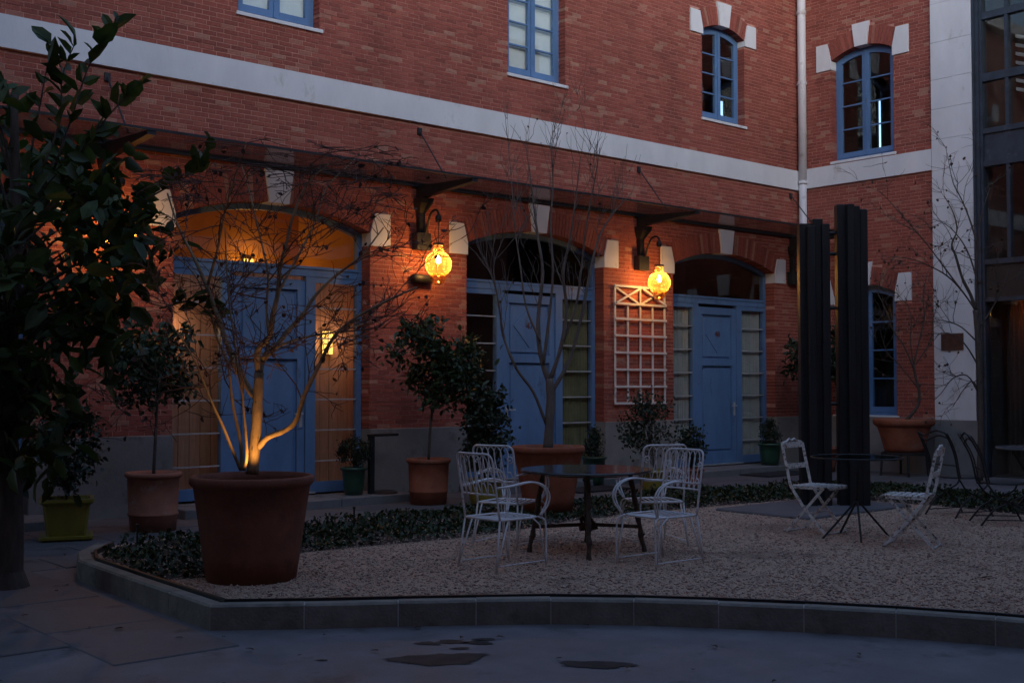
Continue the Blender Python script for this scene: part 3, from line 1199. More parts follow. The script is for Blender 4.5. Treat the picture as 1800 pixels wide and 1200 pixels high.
def room(root, xa, xb, y0, y1, z0, z1, m, back_slot=None):
    """inside of the building behind a window; back_slot cuts an opening in the rear wall (another window of the same room)"""
    t = 0.06
    for nm, q in (('room_floor', (xa, xb, y0, y1, z0 - t, z0)), ('room_ceiling', (xa, xb, y0, y1, z1, z1 + t)), ('room_side', (xa - t, xa, y0, y1, z0, z1)), ('room_side', (xb, xb + t, y0, y1, z0, z1))):
        b = MB()
        b.box(*q)
        b.build(nm, m, root)
    if back_slot:
        s0, s1, sz0, sz1 = back_slot
        for q in ((xa, s0, y1, y1 + t, z0, z1), (s1, xb, y1, y1 + t, z0, z1), (s0, s1, y1, y1 + t, z0, sz0), (s0, s1, y1, y1 + t, sz1, z1)):
            b = MB()
            b.box(*q)
            b.build('room_back', m, root)
    else:
        b = MB()
        b.box(xa, xb, y1, y1 + t, z0, z1)
        b.build('room_back', m, root)


OWS = [window_opening(x) for x in WINS]
window(main, OWS[0], 4, (1, 1))
window(main, OWS[1], 4, (0.97, 0.97))
window(main, OWS[2], 4, (0.97, 0.97))
window(main, OWS[3], 4, None)
window(side, OB_UP, 4, None)
window(side, OB_LO, 4, None)
for o, slot in ((OWS[1], None), (OWS[2], None), (OWS[3], (-2.34 + 2.5, -2.34 + 2.9, 7.05, 7.7))):
    room(main, o.cx - 0.9, o.cx + (3.6 if slot else 2.3), 0.33, 2.3, 6.1, 8.9, 'dark_room', slot)
room(side, -0.9, 2.5, 0.33, 2.2, 5.5, 9.0, 'dark_room', (0.37, 0.45, 6.3, 7.5))
room(side, 0.5, 2.5, 0.33, 2.2, 0.4, 3.8, 'dark_room')
# ---- doors
def numerals(text, h, m, parent, loc):
    cu = bpy.data.curves.new('number', 'FONT')
    cu.body = text
    cu.size = h
    cu.extrude = 0.004
    cu.align_x = 'CENTER'
    cu.align_y = 'CENTER'
    tmp = bpy.data.objects.new('tmp_text', cu)
    COL.objects.link(tmp)
    dg = bpy.context.evaluated_depsgraph_get()
    me = bpy.data.meshes.new_from_object(tmp.evaluated_get(dg))
    bpy.data.objects.remove(tmp)
    me.materials.clear()
    me.materials.append(MATS[m])
    o = bpy.data.objects.new('number', me)
    COL.objects.link(o)
    o.parent = parent
    o.location = loc
    o.rotation_euler = (R(90), 0, 0)
    return o


BAR_Z = (0.55, 0.97, 1.39, 1.81, 2.23, 2.65)


def door(cx, number, handle_side, curtain=None, y=0.20):
    o = door_opening(cx)
    top = lambda x: o.ztop(x) - 0.006
    f = MB()
    arch_frame(f, cx, o.hw - 0.005, 0.125, top, 0.075, y, y + 0.09)
    f.box(cx - o.hw + 0.08, cx + o.hw - 0.08, y - 0.012, y + 0.09, 3.07, 3.20)          # transom
    f.box(cx - o.hw + 0.08, cx + o.hw - 0.08, y - 0.03, y - 0.011, 3.17, 3.205)
    for sg in (-1, 1):
        f.box(cx + sg * 0.625 - 0.075, cx + sg * 0.625 + 0.075, y - 0.006, y + 0.09, 0.13, 3.07)
        xa, xb = sorted((cx + sg * 0.70, cx + sg * (o.hw - 0.08)))
        f.box(xa, xb, y, y + 0.08, 0.2, 0.27)
        f.box(xa, xb, y, y + 0.08, 2.99, 3.07)
    d = f.build('door', 'blue_paint', main)
    # leaf, recessed a little, with a raised upper and lower panel
    l_ = MB()
    l_.box(cx - 0.546, cx + 0.546, y + 0.055, y + 0.09, 0.14, 3.02)
    leaf = l_.build('leaf', 'blue_paint', d)
    st = MB()
    yf = y + 0.014
    for q in ((-0.54, -0.43, 0.14, 3.0), (0.43, 0.54, 0.14, 3.0), (-0.43, 0.43, 0.14, 0.36), (-0.43, 0.43, 1.94, 2.06), (-0.43, 0.43, 2.88, 3.0)):
        st.box(cx + q[0], cx + q[1], yf, y + 0.056, q[2], q[3])
    st.build('door_rail', 'blue_paint', d)
    for za, zb in ((0.40, 1.90), (2.10, 2.84)):
        p = MB()
        p.bbox(cx - 0.385, cx + 0.385, y + 0.030, y + 0.056, za + 0.005, zb - 0.005, 0.012)
        p.build('panel', 'blue_paint', d)
    dm = MB()                                                                           # raised lozenge around the number
    dm.prism([(cx - 0.33, 2.52), (cx, 2.18), (cx + 0.33, 2.52), (cx, 2.80)], y + 0.014, y + 0.031)
    dm.build('lozenge', 'blue_paint', d)
    if number:
        numerals(number, 0.15, 'numeral', d, (cx, y + 0.009, 2.52))
    th = MB()
    th.box(cx - 0.70, cx + 0.70, y - 0.03, y + 0.08, 0.10, 0.142)
    th.build('threshold', 'grey_steel', d)
    h = MB()
    hx = cx + handle_side * 0.485
    h.box(hx - 0.022, hx + 0.022, y + 0.005, y + 0.014, 1.02, 1.26)
    h.tube([(hx, y + 0.008, 1.2), (hx, y - 0.05, 1.2), (hx - handle_side * 0.13, y - 0.055, 1.2)], 0.011, 8)
    h.build('handle', 'grey_steel', d)
    # sidelights: panes between steel bars
    zs = (0.27,) + BAR_Z + (2.99,)
    for sg in (-1, 1):
        xa, xb = sorted((cx + sg * 0.702, cx + sg * (o.hw - 0.082)))
        for k in range(len(zs) - 1):
            g = MB()
            g.box(xa, xb, y + 0.040, y + 0.046, zs[k] + (0.009 if k else 0), zs[k + 1] - (0.009 if k < len(zs) - 2 else 0))
            g.build('pane', 'window_glass', d)
        for z in BAR_Z:
            br = MB()
            br.box(xa, xb, y + 0.018, y + 0.062, z - 0.009, z + 0.009)
            br.build('glazing_bar', 'grey_steel', d)
        if curtain and curtain[0 if sg < 0 else 1]:
            cm = curtain[0 if sg < 0 else 1]
            c = MB()
            n = 60
            P0, P1 = [], []
            for i in range(n + 1):
                x = xa + (xb - xa) * i / n
                yy = y + 0.105 + 0.018 * math.sin(i * 1.05) + 0.010 * math.sin(i * 0.37 + cx)
                P0.append((x, yy))
            for i in range(n):
                c.poly([(P0[i][0], P0[i][1], 0.2), (P0[i + 1][0], P0[i + 1][1], 0.2), (P0[i + 1][0], P0[i + 1][1], 3.04), (P0[i][0], P0[i][1], 3.04)])
            c.build('curtain', cm, d, smooth=True)
    fl = MB()
    curved_panel(fl, cx - o.hw + 0.082, cx + o.hw - 0.082, 3.202, lambda x: top(x) - 0.077, y + 0.040, y + 0.046, 10)
    fl.build('fanlight', 'window_glass', d)
    return d


door(DOORS[0], None, 1, ('curtain', 'curtain'))
door(DOORS[1], None, 1, None)
door(DOORS[2], '47', -1, (None, 'olive_curtain'))
door(DOORS[3], '48', 1, ('curtain', 'curtain'))
for cx, m in ((DOORS[0], 'dark_room'), (DOORS[2], 'dark_room'), (DOORS[3], 'dark_room')):
    room(main, cx - 1.9, cx + 1.9, 0.33, 2.6, 0.08, 4.35, m)
# objects in the dark hall behind the right-hand sidelight of the middle door
b = MB()
b.box(-5.98, -5.80, 0.33, 0.36, 1.98, 2.22)
tag(b.build('wall_sign', 'red_sign'), 'small red wall sign behind the glass right of the middle blue door', 'sign')
ext = thing('fire_extinguisher', (-6.0, 0.36 + 0.13, 1.15), 'dark red fire extinguisher behind the glass right of the middle blue door', 'extinguisher')
b = MB()
b.lathe([(0.075, 0), (0.08, 0.02), (0.08, 0.40), (0.06, 0.46), (0.025, 0.49), (0.02, 0.53)], n=16)
b.build('cylinder_body', 'red_sign', ext, smooth=True)
b = MB()
b.box(-0.03, 0.05, -0.012, 0.012, 0.53, 0.555)
b.box(-0.03, 0.07, -0.01, 0.01, 0.57, 0.585)
b.tube([(0.03, 0, 0.54), (0.09, 0, 0.5), (0.10, 0, 0.25), (0.095, 0, 0.1)], 0.012, 6)
b.build('valve', 'black_iron', ext)

# lit hall behind the left door: timber boards below, amber wall above
cx = DOORS[1]
room(main, cx - 1.9, cx + 1.9, 0.33, 2.7, 0.08, 4.5, 'amber_wall')
k = 0
x = cx - 1.86
while x < cx + 1.84:
    w = 0.155
    bd = MB()
    bd.bbox(x + 0.003, x + w - 0.003, 0.95 + 0.004 * (k % 3), 0.985, 0.09, 3.16, 0.004)
    bd.build('timber_board', 'wood_board', main)
    x += w
    k += 1
b = MB()
b.box(cx - 1.88, cx + 1.88, 0.94, 1.0, 3.165, 3.20)
b.build('timber_cap', 'wood_board', main)


def point_light(name, loc, energy, color, radius, parent=None):
    d = bpy.data.lights.new(name, 'POINT')
    d.energy = energy
    d.color = color
    d.shadow_soft_size = radius
    o = bpy.data.objects.new(name, d)
    COL.objects.link(o)
    o.location = loc
    if parent:
        o.parent = parent
    return o


def sconce(loc, label, energy, color=(1.0, 0.42, 0.09)):
    s = thing('wall_sconce', loc, label, 'wall lamp')
    b = MB()
    b.box(-0.07, 0.07, -0.02, 0.0, -0.17, 0.17)
    b.box(-0.012, 0.012, -0.06, -0.02, -0.17, 0.17)
    b.build('back_plate', 'black_iron', s)
    for sg in (-1, 1):
        g = MB()
        g.bbox(sg * 0.045 - 0.030, sg * 0.045 + 0.030, -0.075, -0.024, -0.165, 0.165, 0.006)
        g.build('glass_shade', 'sconce_glow', s)
    point_light('sconce_light', (0, -0.16, 0.05), energy, color, 0.06, s)
    return s


sconce((-10.27, 0.945, 2.20), 'twin glowing amber wall lamp seen through the glass right of the left blue door', 1.9, (1.0, 0.54, 0.27))
sconce((-10.62, 2.68, 3.37), 'glowing amber wall lamp peeping over the transom of the left blue door', 3.6)
sconce((-12.35, 2.68, 4.0), 'glowing amber wall lamp at the left end of the lit fanlight', 1.7)
sconce((-12.75, 0.945, 2.30), 'unseen amber lamp added to light the boards left of the left blue door', 1.7, (1.0, 0.54, 0.27))  # hidden lamp added to brighten the left-hand boards

# door steps and doormat
for cx, lab in ((DOORS[0], 'leftmost'), (DOORS[1], 'left'), (DOORS[2], 'middle'), (DOORS[3], 'right')):
    st = thing('door_step', (cx, 0, 0), 'low grey stone step in front of the %s blue door' % lab, 'step')
    xs = [-1.62, -0.52, 0.55, 1.66]
    for a, c in zip(xs[:-1], xs[1:]):
        b = MB()
        b.bbox(a + 0.004, c - 0.004, -0.72, -0.04, -0.01, 0.122 + prng.uniform(-0.003, 0.003), 0.012)
        b.build('step_stone', 'step_stone', st)
    b = MB()
    b.box(-1.45, 1.45, -0.04, 0.32, -0.01, 0.118)
    b.build('sill_stone', 'step_stone', st)
b = MB()
b.bbox(-0.72, 0.78, -0.32, 0.32, 0, 0.018, 0.006)
tag(b.build('doormat', 'doormat', loc=(DOORS[3] + 0.1, -1.08, 0.016)), 'dark doormat lying in front of the right blue door', 'doormat')
b = MB()
b.bbox(-0.55, 0.55, -0.3, 0.3, 0, 0.018, 0.006)
tag(b.build('doormat', 'doormat', loc=(DOORS[2] + 0.1, -1.08, 0.016)), 'dark doormat lying in front of the middle blue door', 'doormat')

# downpipe in the corner
dp = thing('downpipe', (-0.085, -0.13, 0), 'white vertical rainwater downpipe in the corner of the two brick wings', 'pipe')
b = MB()
b.lathe([(0.075, 0.02), (0.075, 5.55)], n=16)
b.lathe([(0.082, 5.50), (0.082, 10.1)], n=16)
b.build('pipe', 'white_pipe', dp, smooth=True)
for z in (1.6, 3.4, 5.55, 7.5, 8.9):
    b = MB()
    b.lathe([(0.08, z - 0.03), (0.094, z - 0.028), (0.094, z + 0.028), (0.08, z + 0.03)], n=16)
    b.box(0.0, 0.085, 0.075, 0.13, z - 0.015, z + 0.015)
    b.build('collar', 'white_pipe', dp)

# ------------------------------------------------------------------ glass canopy
BR = (-18.5, -13.93, -9.30, -4.65, -0.32)
can = thing('glass_canopy', (0, 0, 4.40), 'long dark glass canopy on black steel brackets above the blue doors', 'canopy')
ZC = 0.08
for i in range(len(BR) - 1):
    xa, xb = BR[i], BR[i + 1]
    n = 2
    for k in range(n):
        p = xa + (xb - xa) * k / n
        q = xa + (xb - xa) * (k + 1) / n
        g = MB()
        g.hexa([(p + 0.006, -1.285, ZC - 0.055), (q - 0.006, -1.285, ZC - 0.055), (q - 0.006, -0.05, ZC), (p + 0.006, -0.05, ZC),
                (p + 0.006, -1.285, ZC - 0.043), (q - 0.006, -1.285, ZC - 0.043), (q - 0.006, -0.05, ZC + 0.012), (p + 0.006, -0.05, ZC + 0.012)])
        g.build('glass_pane', 'canopy_glass', can)
b = MB()
b.box(XL, -0.2, -1.31, -1.287, ZC - 0.065, ZC - 0.035)
b.build('front_edge', 'black_steel', can)
b = MB()
b.box(XL, -0.2, -0.048, -0.003, ZC - 0.03, ZC + 0.035)
b.build('rear_rail', 'black_steel', can)
for x in BR:
    br = MB()
    # tapered cantilever beam
    br.hexa([(x - 0.05, -1.30, ZC - 0.11), (x + 0.05, -1.30, ZC - 0.11), (x + 0.05, -0.005, ZC - 0.20), (x - 0.05, -0.005, ZC - 0.20),
             (x - 0.05, -1.30, ZC - 0.066), (x + 0.05, -1.30, ZC - 0.066), (x + 0.05, -0.005, ZC - 0.013), (x - 0.05, -0.005, ZC - 0.013)])
    bk = br.build('bracket', 'black_steel', can)
    # upright below the beam, flaring into a gusset, on a square wall box
    g = MB()
    g.loft([[(x - w, -0.03 - dd, z), (x + w, -0.03 - dd, z), (x + w, -0.005, z), (x - w, -0.005, z)] for z, w, dd in
            ((ZC - 0.205, 0.105, 0.20), (ZC - 0.28, 0.10, 0.17), (ZC - 0.36, 0.075, 0.10), (ZC - 0.41, 0.05, 0.06), (ZC - 0.72, 0.042, 0.05))][::-1])
    g.build('gusset', 'black_steel', bk)
    g = MB()
    g.bbox(x - 0.125, x + 0.125, -0.14, -0.004, ZC - 0.945, ZC - 0.70, 0.006)
    g.build('wall_box', 'black_steel', bk)
    t = MB()
    t.tube([(x, -0.02, 0.87), (x, -0.66, ZC + 0.01)], 0.011, 6)
    t.box(x - 0.035, x + 0.035, -0.03, -0.003, 0.82, 0.92)
    t.build('tie_rod', 'black_steel', can)

# ------------------------------------------------------------------ hanging lanterns
def lantern(x, label, group='amber glass lanterns under the canopy'):
    t = thing('hanging_lantern', (x, 0, 3.30), label, 'lantern', group=group)
    d = -0.47
    a = MB()
    P = [(0.03, -0.10, 0.24), (0.035, -0.12, 0.42), (0.03, -0.17, 0.60), (0.02, -0.27, 0.75), (0.01, -0.38, 0.785), (0, -0.46, 0.75), (0, d - 0.015, 0.68)]
    a.tube(smooth_path(P, 5), 0.017, 8)
    a.lathe([(0.0, 0), (0.03, 0.0), (0.045, 0.03), (0.045, 0.07), (0.03, 0.10), (0.0, 0.10)], c=(0, d, 0.60), n=12)
    a.build('arm', 'black_iron', t, smooth=True)
    c = MB()
    c.tube([(0, d, 0.62), (0, d, 0.28)], 0.006, 6)
    c.build('cable', 'black_iron', t)
    k = MB()
    k.lathe([(0.0, 0.30), (0.075, 0.30), (0.082, 0.285), (0.075, 0.27), (0.06, 0.262), (0.0, 0.262)], c=(0, d, 0), n=20)
    k.build('cap', 'rusty_iron', t, smooth=True)
    g = MB()
    prof = [(0.062, 0.262), (0.072, 0.245), (0.060, 0.228), (0.075, 0.212), (0.082, 0.19), (0.070, 0.172)]
    for i in range(1, 11):
        a_ = math.pi * (0.115 + 0.0735 * i)
        prof.append((0.190 * math.sin(a_), 0.190 * math.cos(a_)))
    tail = [(0.125, -0.150), (0.108, -0.19), (0.098, -0.225), (0.076, -0.26), (0.040, -0.288), (0.004, -0.296)]
    n = 32
    rings = []
    for r, z in prof:
        rib = 0.022
        rings.append([((r * (1 + rib * abs(math.cos(8 * 2 * math.pi * i / n / 2)) - rib)) * math.cos(2 * math.pi * i / n), d + (r * (1 + rib * abs(math.cos(8 * math.pi * i / n)) - rib)) * math.sin(2 * math.pi * i / n), z) for i in range(n)])
    g.loft(rings[::-1], cap=False)
    g.build('glass_globe', 'amber_glass', t, smooth=True)
    fi = MB()
    fi.lathe(tail[::-1], c=(0, d, 0), n=24, cap=False)
    fi.build('glass_finial', 'finial_glass', t, smooth=True)
    w = MB()
    for i in range(8):
        an = 2 * math.pi * i / 8
        w.tube([((r + 0.004) * math.cos(an), d + (r + 0.004) * math.sin(an), z) for r, z in prof[4:-2] + tail], 0.0022, 4)
    for z, r in ((0.168, 0.080), (-0.115, 0.168), (-0.225, 0.107)):
        w.tube([(r * math.cos(2 * math.pi * i / 24), d + r * math.sin(2 * math.pi * i / 24), z) for i in range(24)], 0.002, 4, closed=True)
    tag(w.build('wire_cage', 'rusty_iron', t), kind='stuff')
    bu = MB()
    bu.lathe([(0.001, -0.035), (0.022, -0.028), (0.034, 0.0), (0.030, 0.025), (0.015, 0.05), (0.013, 0.075)], c=(0, d, 0.045), n=12)
    bu.build('bulb', 'bulb_glow', t, smooth=True)
    point_light('lantern_light', (0, d, 0.045), 7.5, (1.0, 0.46, 0.13), 0.05, t)


lantern(-13.93, 'lit amber glass lantern half hidden behind the dark leafy tree')
lantern(-9.30, 'lit amber glass lantern hanging between the left and middle blue doors')
lantern(-4.65, 'lit amber glass lantern hanging above the white trellis')

fl = thing('wall_floodlight', (-9.29, 0, 3.12), 'small dark oval fixture on the brick below the black box, behind the lantern', 'wall light')
b = MB()
b.loft([[(-0.17, -0.02, -0.045), (0.17, -0.02, -0.045), (0.17, -0.02, 0.045), (-0.17, -0.02, 0.045)], [(-0.175, -0.09, -0.06), (0.175, -0.09, -0.06), (0.175, -0.09, 0.06), (-0.175, -0.09, 0.06)],
        [(-0.14, -0.14, -0.045), (0.14, -0.14, -0.045), (0.14, -0.14, 0.045), (-0.14, -0.14, 0.045)]][::-1])
b.build('housing', 'black_steel', fl, smooth=True)
b = MB()
b.box(-0.04, 0.04, -0.022, -0.002, -0.05, 0.05)
b.build('mount', 'black_steel', fl)

# ------------------------------------------------------------------ white pilaster and glazed steel front at the right
pil = thing('white_pilaster', (0, 0, 0), 'tall white rendered pilaster between the brick side wing and the black glazed front', 'pilaster', rz=R(-90))
PX0, PX1 = BX + 0.004, 3.61
zz = [0.97, 3.0, 3.9, 4.75, 5.40, 5.95, 6.5, 7.03, 7.7, 8.4, 9.1, 10.4]
for a, c in zip(zz[:-1], zz[1:]):
    b = MB()
    b.bbox(PX0, PX1, -0.045, 0.3, a + 0.003, c - 0.002, 0.004)
    b.build('render_block', 'white_render', pil)
b = MB()
b.bbox(PX0, PX1 + 0.05, -0.085, 0.3, -0.05, 0.965, 0.01)
b.build('pilaster_base', 'plinth_render', pil)
b = MB()
b.box(PX0 + 0.02, PX1 - 0.02, 0.0, 0.28, 0.9, 10.3)
b.build('core', 'mortar', pil)
pl = MB()
pl.bbox(2.99, 3.40, -0.075, -0.046, 2.20, 2.49, 0.004)
o = tag(pl.build('wall_plaque', 'corten'), 'small square rust brown plaque on the white pilaster', 'plaque')
o.rotation_euler = (0, 0, R(-90))

gz = thing('glazed_front', (0, 0, 0), 'tall black steel framed glazed front with dark panes at the right edge', 'glazed front', rz=R(-90))
GX0, GX1 = 3.625, 8.4
b = MB()
b.box(GX0, GX0 + 0.035, -0.05, 0.2, 0, 10.2)
b.box(GX0 + 0.036, GX0 + 0.10, -0.02, 0.2, 0, 10.2)
b.box(GX0 + 0.101, GX0 + 0.145, 0.01, 0.2, 0, 10.2)
b.build('corner_post', 'dark_blue_steel', gz)
HZ = ((3.02, 3.09), (3.66, 3.75), (5.36, 5.44), (5.93, 6.02), (6.84, 6.98), (7.93, 8.05), (9.0, 9.1))
for a, c in HZ:
    b = MB()
    b.box(GX0 + 0.146, GX1, 0.02, 0.16, a, c)
    b.build('transom_bar', 'dark_blue_steel', gz)
b = MB()
b.box(GX0 + 0.147, GX1, 0.06, 0.12, 5.442, 5.928)
b.build('spandrel', 'dark_blue_steel', gz)
b = MB()
b.box(GX0 + 0.147, GX1, 0.06, 0.12, 3.092, 3.658)
b.build('spandrel', 'brown_panel', gz)
MX = [GX0 + 0.146]
x = 4.20
while x < GX1:
    MX.append(x)
    x += 0.72
for x in MX[1:]:
    b = MB()
    b.box(x - 0.03, x + 0.03, 0.03, 0.15, 3.76, 5.355)
    b.box(x - 0.03, x + 0.03, 0.03, 0.15, 6.025, 6.835)
    b.box(x - 0.03, x + 0.03, 0.03, 0.15, 6.985, 7.925)
    b.box(x - 0.03, x + 0.03, 0.03, 0.15, 8.055, 9.0)
    b.build('mullion', 'dark_blue_steel', gz)
for i in range(len(MX) - 1):
    for za, zb in ((3.752, 5.358), (6.022, 6.838), (6.982, 7.928), (8.052, 8.998)):
        g = MB()
        g.box(MX[i] + (0.031 if i else 0.002), MX[i + 1] - 0.031, 0.085, 0.092, za, zb)
        g.build('pane', 'window_glass', gz)
for x in (4.75, 5.85, 6.95):
    b = MB()
    b.box(x - 0.03, x + 0.03, 0.03, 0.15, 0.02, 3.015)
    b.build('mullion', 'dark_blue_steel', gz)
for a, c in ((GX0 + 0.148, 4.718), (4.782, 5.818), (5.882, 6.918), (6.982, GX1)):
    g = MB()
    g.box(a, c, 0.085, 0.092, 0.05, 3.018)
    g.build('pane', 'window_glass', gz)
# rooms behind the glazing
for za, zb in ((0.02, 3.3), (3.5, 5.6), (5.8, 9.2)):
    room(gz, GX0 + 0.12, GX1, 0.25, 3.0, za, zb, 'dark_room')
c = MB()
n = 40
for i in range(n):
    x0_, x1_ = 3.95 + 0.5 * i / n, 3.95 + 0.5 * (i + 1) / n
    y0_, y1_ = 0.4 + 0.03 * math.sin(i * 0.9), 0.4 + 0.03 * math.sin((i + 1) * 0.9)
    c.poly([(x0_, y0_, 0.05), (x1_, y1_, 0.05), (x1_, y1_, 2.98), (x0_, y0_, 2.98)])
c.build('curtain', 'brown_panel', gz, smooth=True)
st = MB()  # parallel pale bars sloping across behind the upper panes
for k in range(7):
    st.hexa([(3.8, 1.2, 7.9 - 0.16 * k - 0.06), (6.5, 1.2, 6.9 - 0.16 * k - 0.06), (6.5, 1.3, 6.9 - 0.16 * k - 0.06), (3.8, 1.3, 7.9 - 0.16 * k - 0.06),
             (3.8, 1.2, 7.9 - 0.16 * k), (6.5, 1.2, 6.9 - 0.16 * k), (6.5, 1.3, 6.9 - 0.16 * k), (3.8, 1.3, 7.9 - 0.16 * k)])
st.build('diagonal_bars', 'bar_white', gz)
rl = thing('table_lamp', (0.75, -4.16, 2.62), 'small red orange lamp glowing inside behind the black glazed front', 'lamp')
b = MB()
b.lathe([(0.001, -0.10), (0.13, -0.10), (0.10, -0.03), (0.06, 0.02), (0.001, 0.02)], n=10)
b.build('lamp_shade', 'red_glow', rl)
b = MB()
b.tube([(0, 0, 0.02), (0, 0, 0.66)], 0.008, 6)
b.build('cord', 'black_iron', rl)
# ------------------------------------------------------------------ unseen brick wings added behind and beside the viewer to darken the yard
def mat_far_brick():
    m = mat('far_brick', (0.3, 0.08, 0.05), rough=0.9)
    n, l = m.node_tree.nodes, m.node_tree.links
    tc = n.new('ShaderNodeTexCoord')
    mp = n.new('ShaderNodeMapping')
    mp.inputs['Rotation'].default_value = (R(90), 0, 0)
    bt = n.new('ShaderNodeTexBrick')
    bt.inputs['Color1'].default_value = (0.34, 0.08, 0.05, 1)
    bt.inputs['Color2'].default_value = (0.25, 0.055, 0.036, 1)
    bt.inputs['Mortar'].default_value = (0.36, 0.19, 0.14, 1)
    bt.inputs['Scale'].default_value = 4.0
    bt.inputs['Row Height'].default_value = 0.256
    bt.inputs['Mortar Size'].default_value = 0.02
    l.new(tc.outputs['Object'], mp.inputs[0])
    l.new(mp.outputs[0], bt.inputs[0])
    l.new(bt.outputs[0], n['Principled BSDF'].inputs['Base Color'])


mat_far_brick()


def shade_wing(loc, rz, length, height, label):
    t = thing('brick_building', loc, label, 'building', rz=R(rz))  # wing added out of view to shade the yard
    b = MB()
    b.box(0, length, 0.0, 1.0, -0.05, height)
    b.build('wall', 'far_brick', t)
    b = MB()
    b.box(0, length, -0.05, 0.02, 5.4, 5.78)
    b.build('string_course', 'white_render', t)
    k = 1.6
    while k + 1.2 < length:
        for z0, z1 in ((1.0, 3.4), (6.4, 8.2)):
            f = MB()
            f.box(k, k + 1.2, -0.02, 0.03, z0, z1)
            w = f.build('window', 'blue_paint', t)
            for sx in (0, 1):
                g = MB()
                g.box(k + 0.1 + sx * 0.53, k + 0.57 + sx * 0.53, -0.03, -0.021, z0 + 0.1, z1 - 0.1)
                g.build('pane', 'dark_pane', w)
        k += 3.2


mat('dark_pane', (0.012, 0.013, 0.015), rough=0.05, var=0.2)
shade_wing((0, -8.42, 0), -90, 8.2, 10.4, 'unseen brick wing added past the black glazed front to shut out low sky')
shade_wing((0.0, -16.6, 0), 180, 21.5, 11.5, 'unseen brick wing added behind the viewer to darken the courtyard')
shade_wing((-21.5, -16.6, 0), 90, 16.6, 11.5, 'unseen brick wing added beyond the left edge to darken the courtyard')

# ------------------------------------------------------------------ white garden table and wire chairs
def table_garden(loc):
    t = thing('garden_table', loc, 'round dark stone topped table on rusty knotted iron legs between white wire chairs', 'table')
    b = MB()
    b.lathe([(0.0, 0.695), (0.56, 0.695), (0.578, 0.70), (0.582, 0.71), (0.575, 0.72), (0.0, 0.72)], n=48)
    b.build('table_top', 'table_stone', t, smooth=False)
    r_ = random.Random(9)
    feet = [(-0.42, 0.28), (-0.36, -0.40), (0.40, 0.40), (0.36, -0.36)]
    for fx, fy in feet:
        l = MB()
        P, rad = [], []
        for i in range(15):
            s = i / 14
            P.append((fx * (1 - 0.25 * s) + r_.uniform(-0.004, 0.004), fy * (1 - 0.25 * s) + r_.uniform(-0.004, 0.004), 0.695 * s))
            rad.append(0.019 if i % 3 else 0.026)
        l.tube(P, rad, 8)
        for k in range(4):
            z = 0.12 + 0.14 * k + r_.uniform(-0.03, 0.03)
            a = r_.uniform(0, 6.28)
            q = (fx * (1 - 0.25 * z / 0.695), fy * (1 - 0.25 * z / 0.695))
            l.tube([(q[0], q[1], z), (q[0] + 0.035 * math.cos(a), q[1] + 0.035 * math.sin(a), z + 0.03)], [0.014, 0.007], 6)
        l.build('leg', 'rusty_iron', t)
    s_ = MB()
    for (ax, ay), (bx, by) in ((feet[0], feet[3]), (feet[1], feet[2])):
        k = 1 - 0.25 * 0.33
        s_.tube([(ax * k, ay * k, 0.22), (0, 0, 0.235), (bx * k, by * k, 0.22)], 0.016, 8)
    for k in range(9):
        a = r_.uniform(0, 6.28)
        s_.tube([(0.05 * math.cos(a), 0.05 * math.sin(a), 0.19), (0.11 * math.cos(a + 1), 0.11 * math.sin(a + 1), 0.25 + r_.uniform(-0.05, 0.05)), (0.05 * math.cos(a + 2), 0.05 * math.sin(a + 2), 0.28)], 0.014, 6)
    s_.build('stretcher', 'rusty_iron', t)
    rim = MB()
    rim.tube([(0.40 * math.cos(2 * math.pi * i / 32), 0.40 * math.sin(2 * math.pi * i / 32), 0.682) for i in range(32)], 0.011, 6, closed=True)
    rim.build('apron_ring', 'rusty_iron', t)
    return t


table_garden((-12.1, -6.3, GZ))


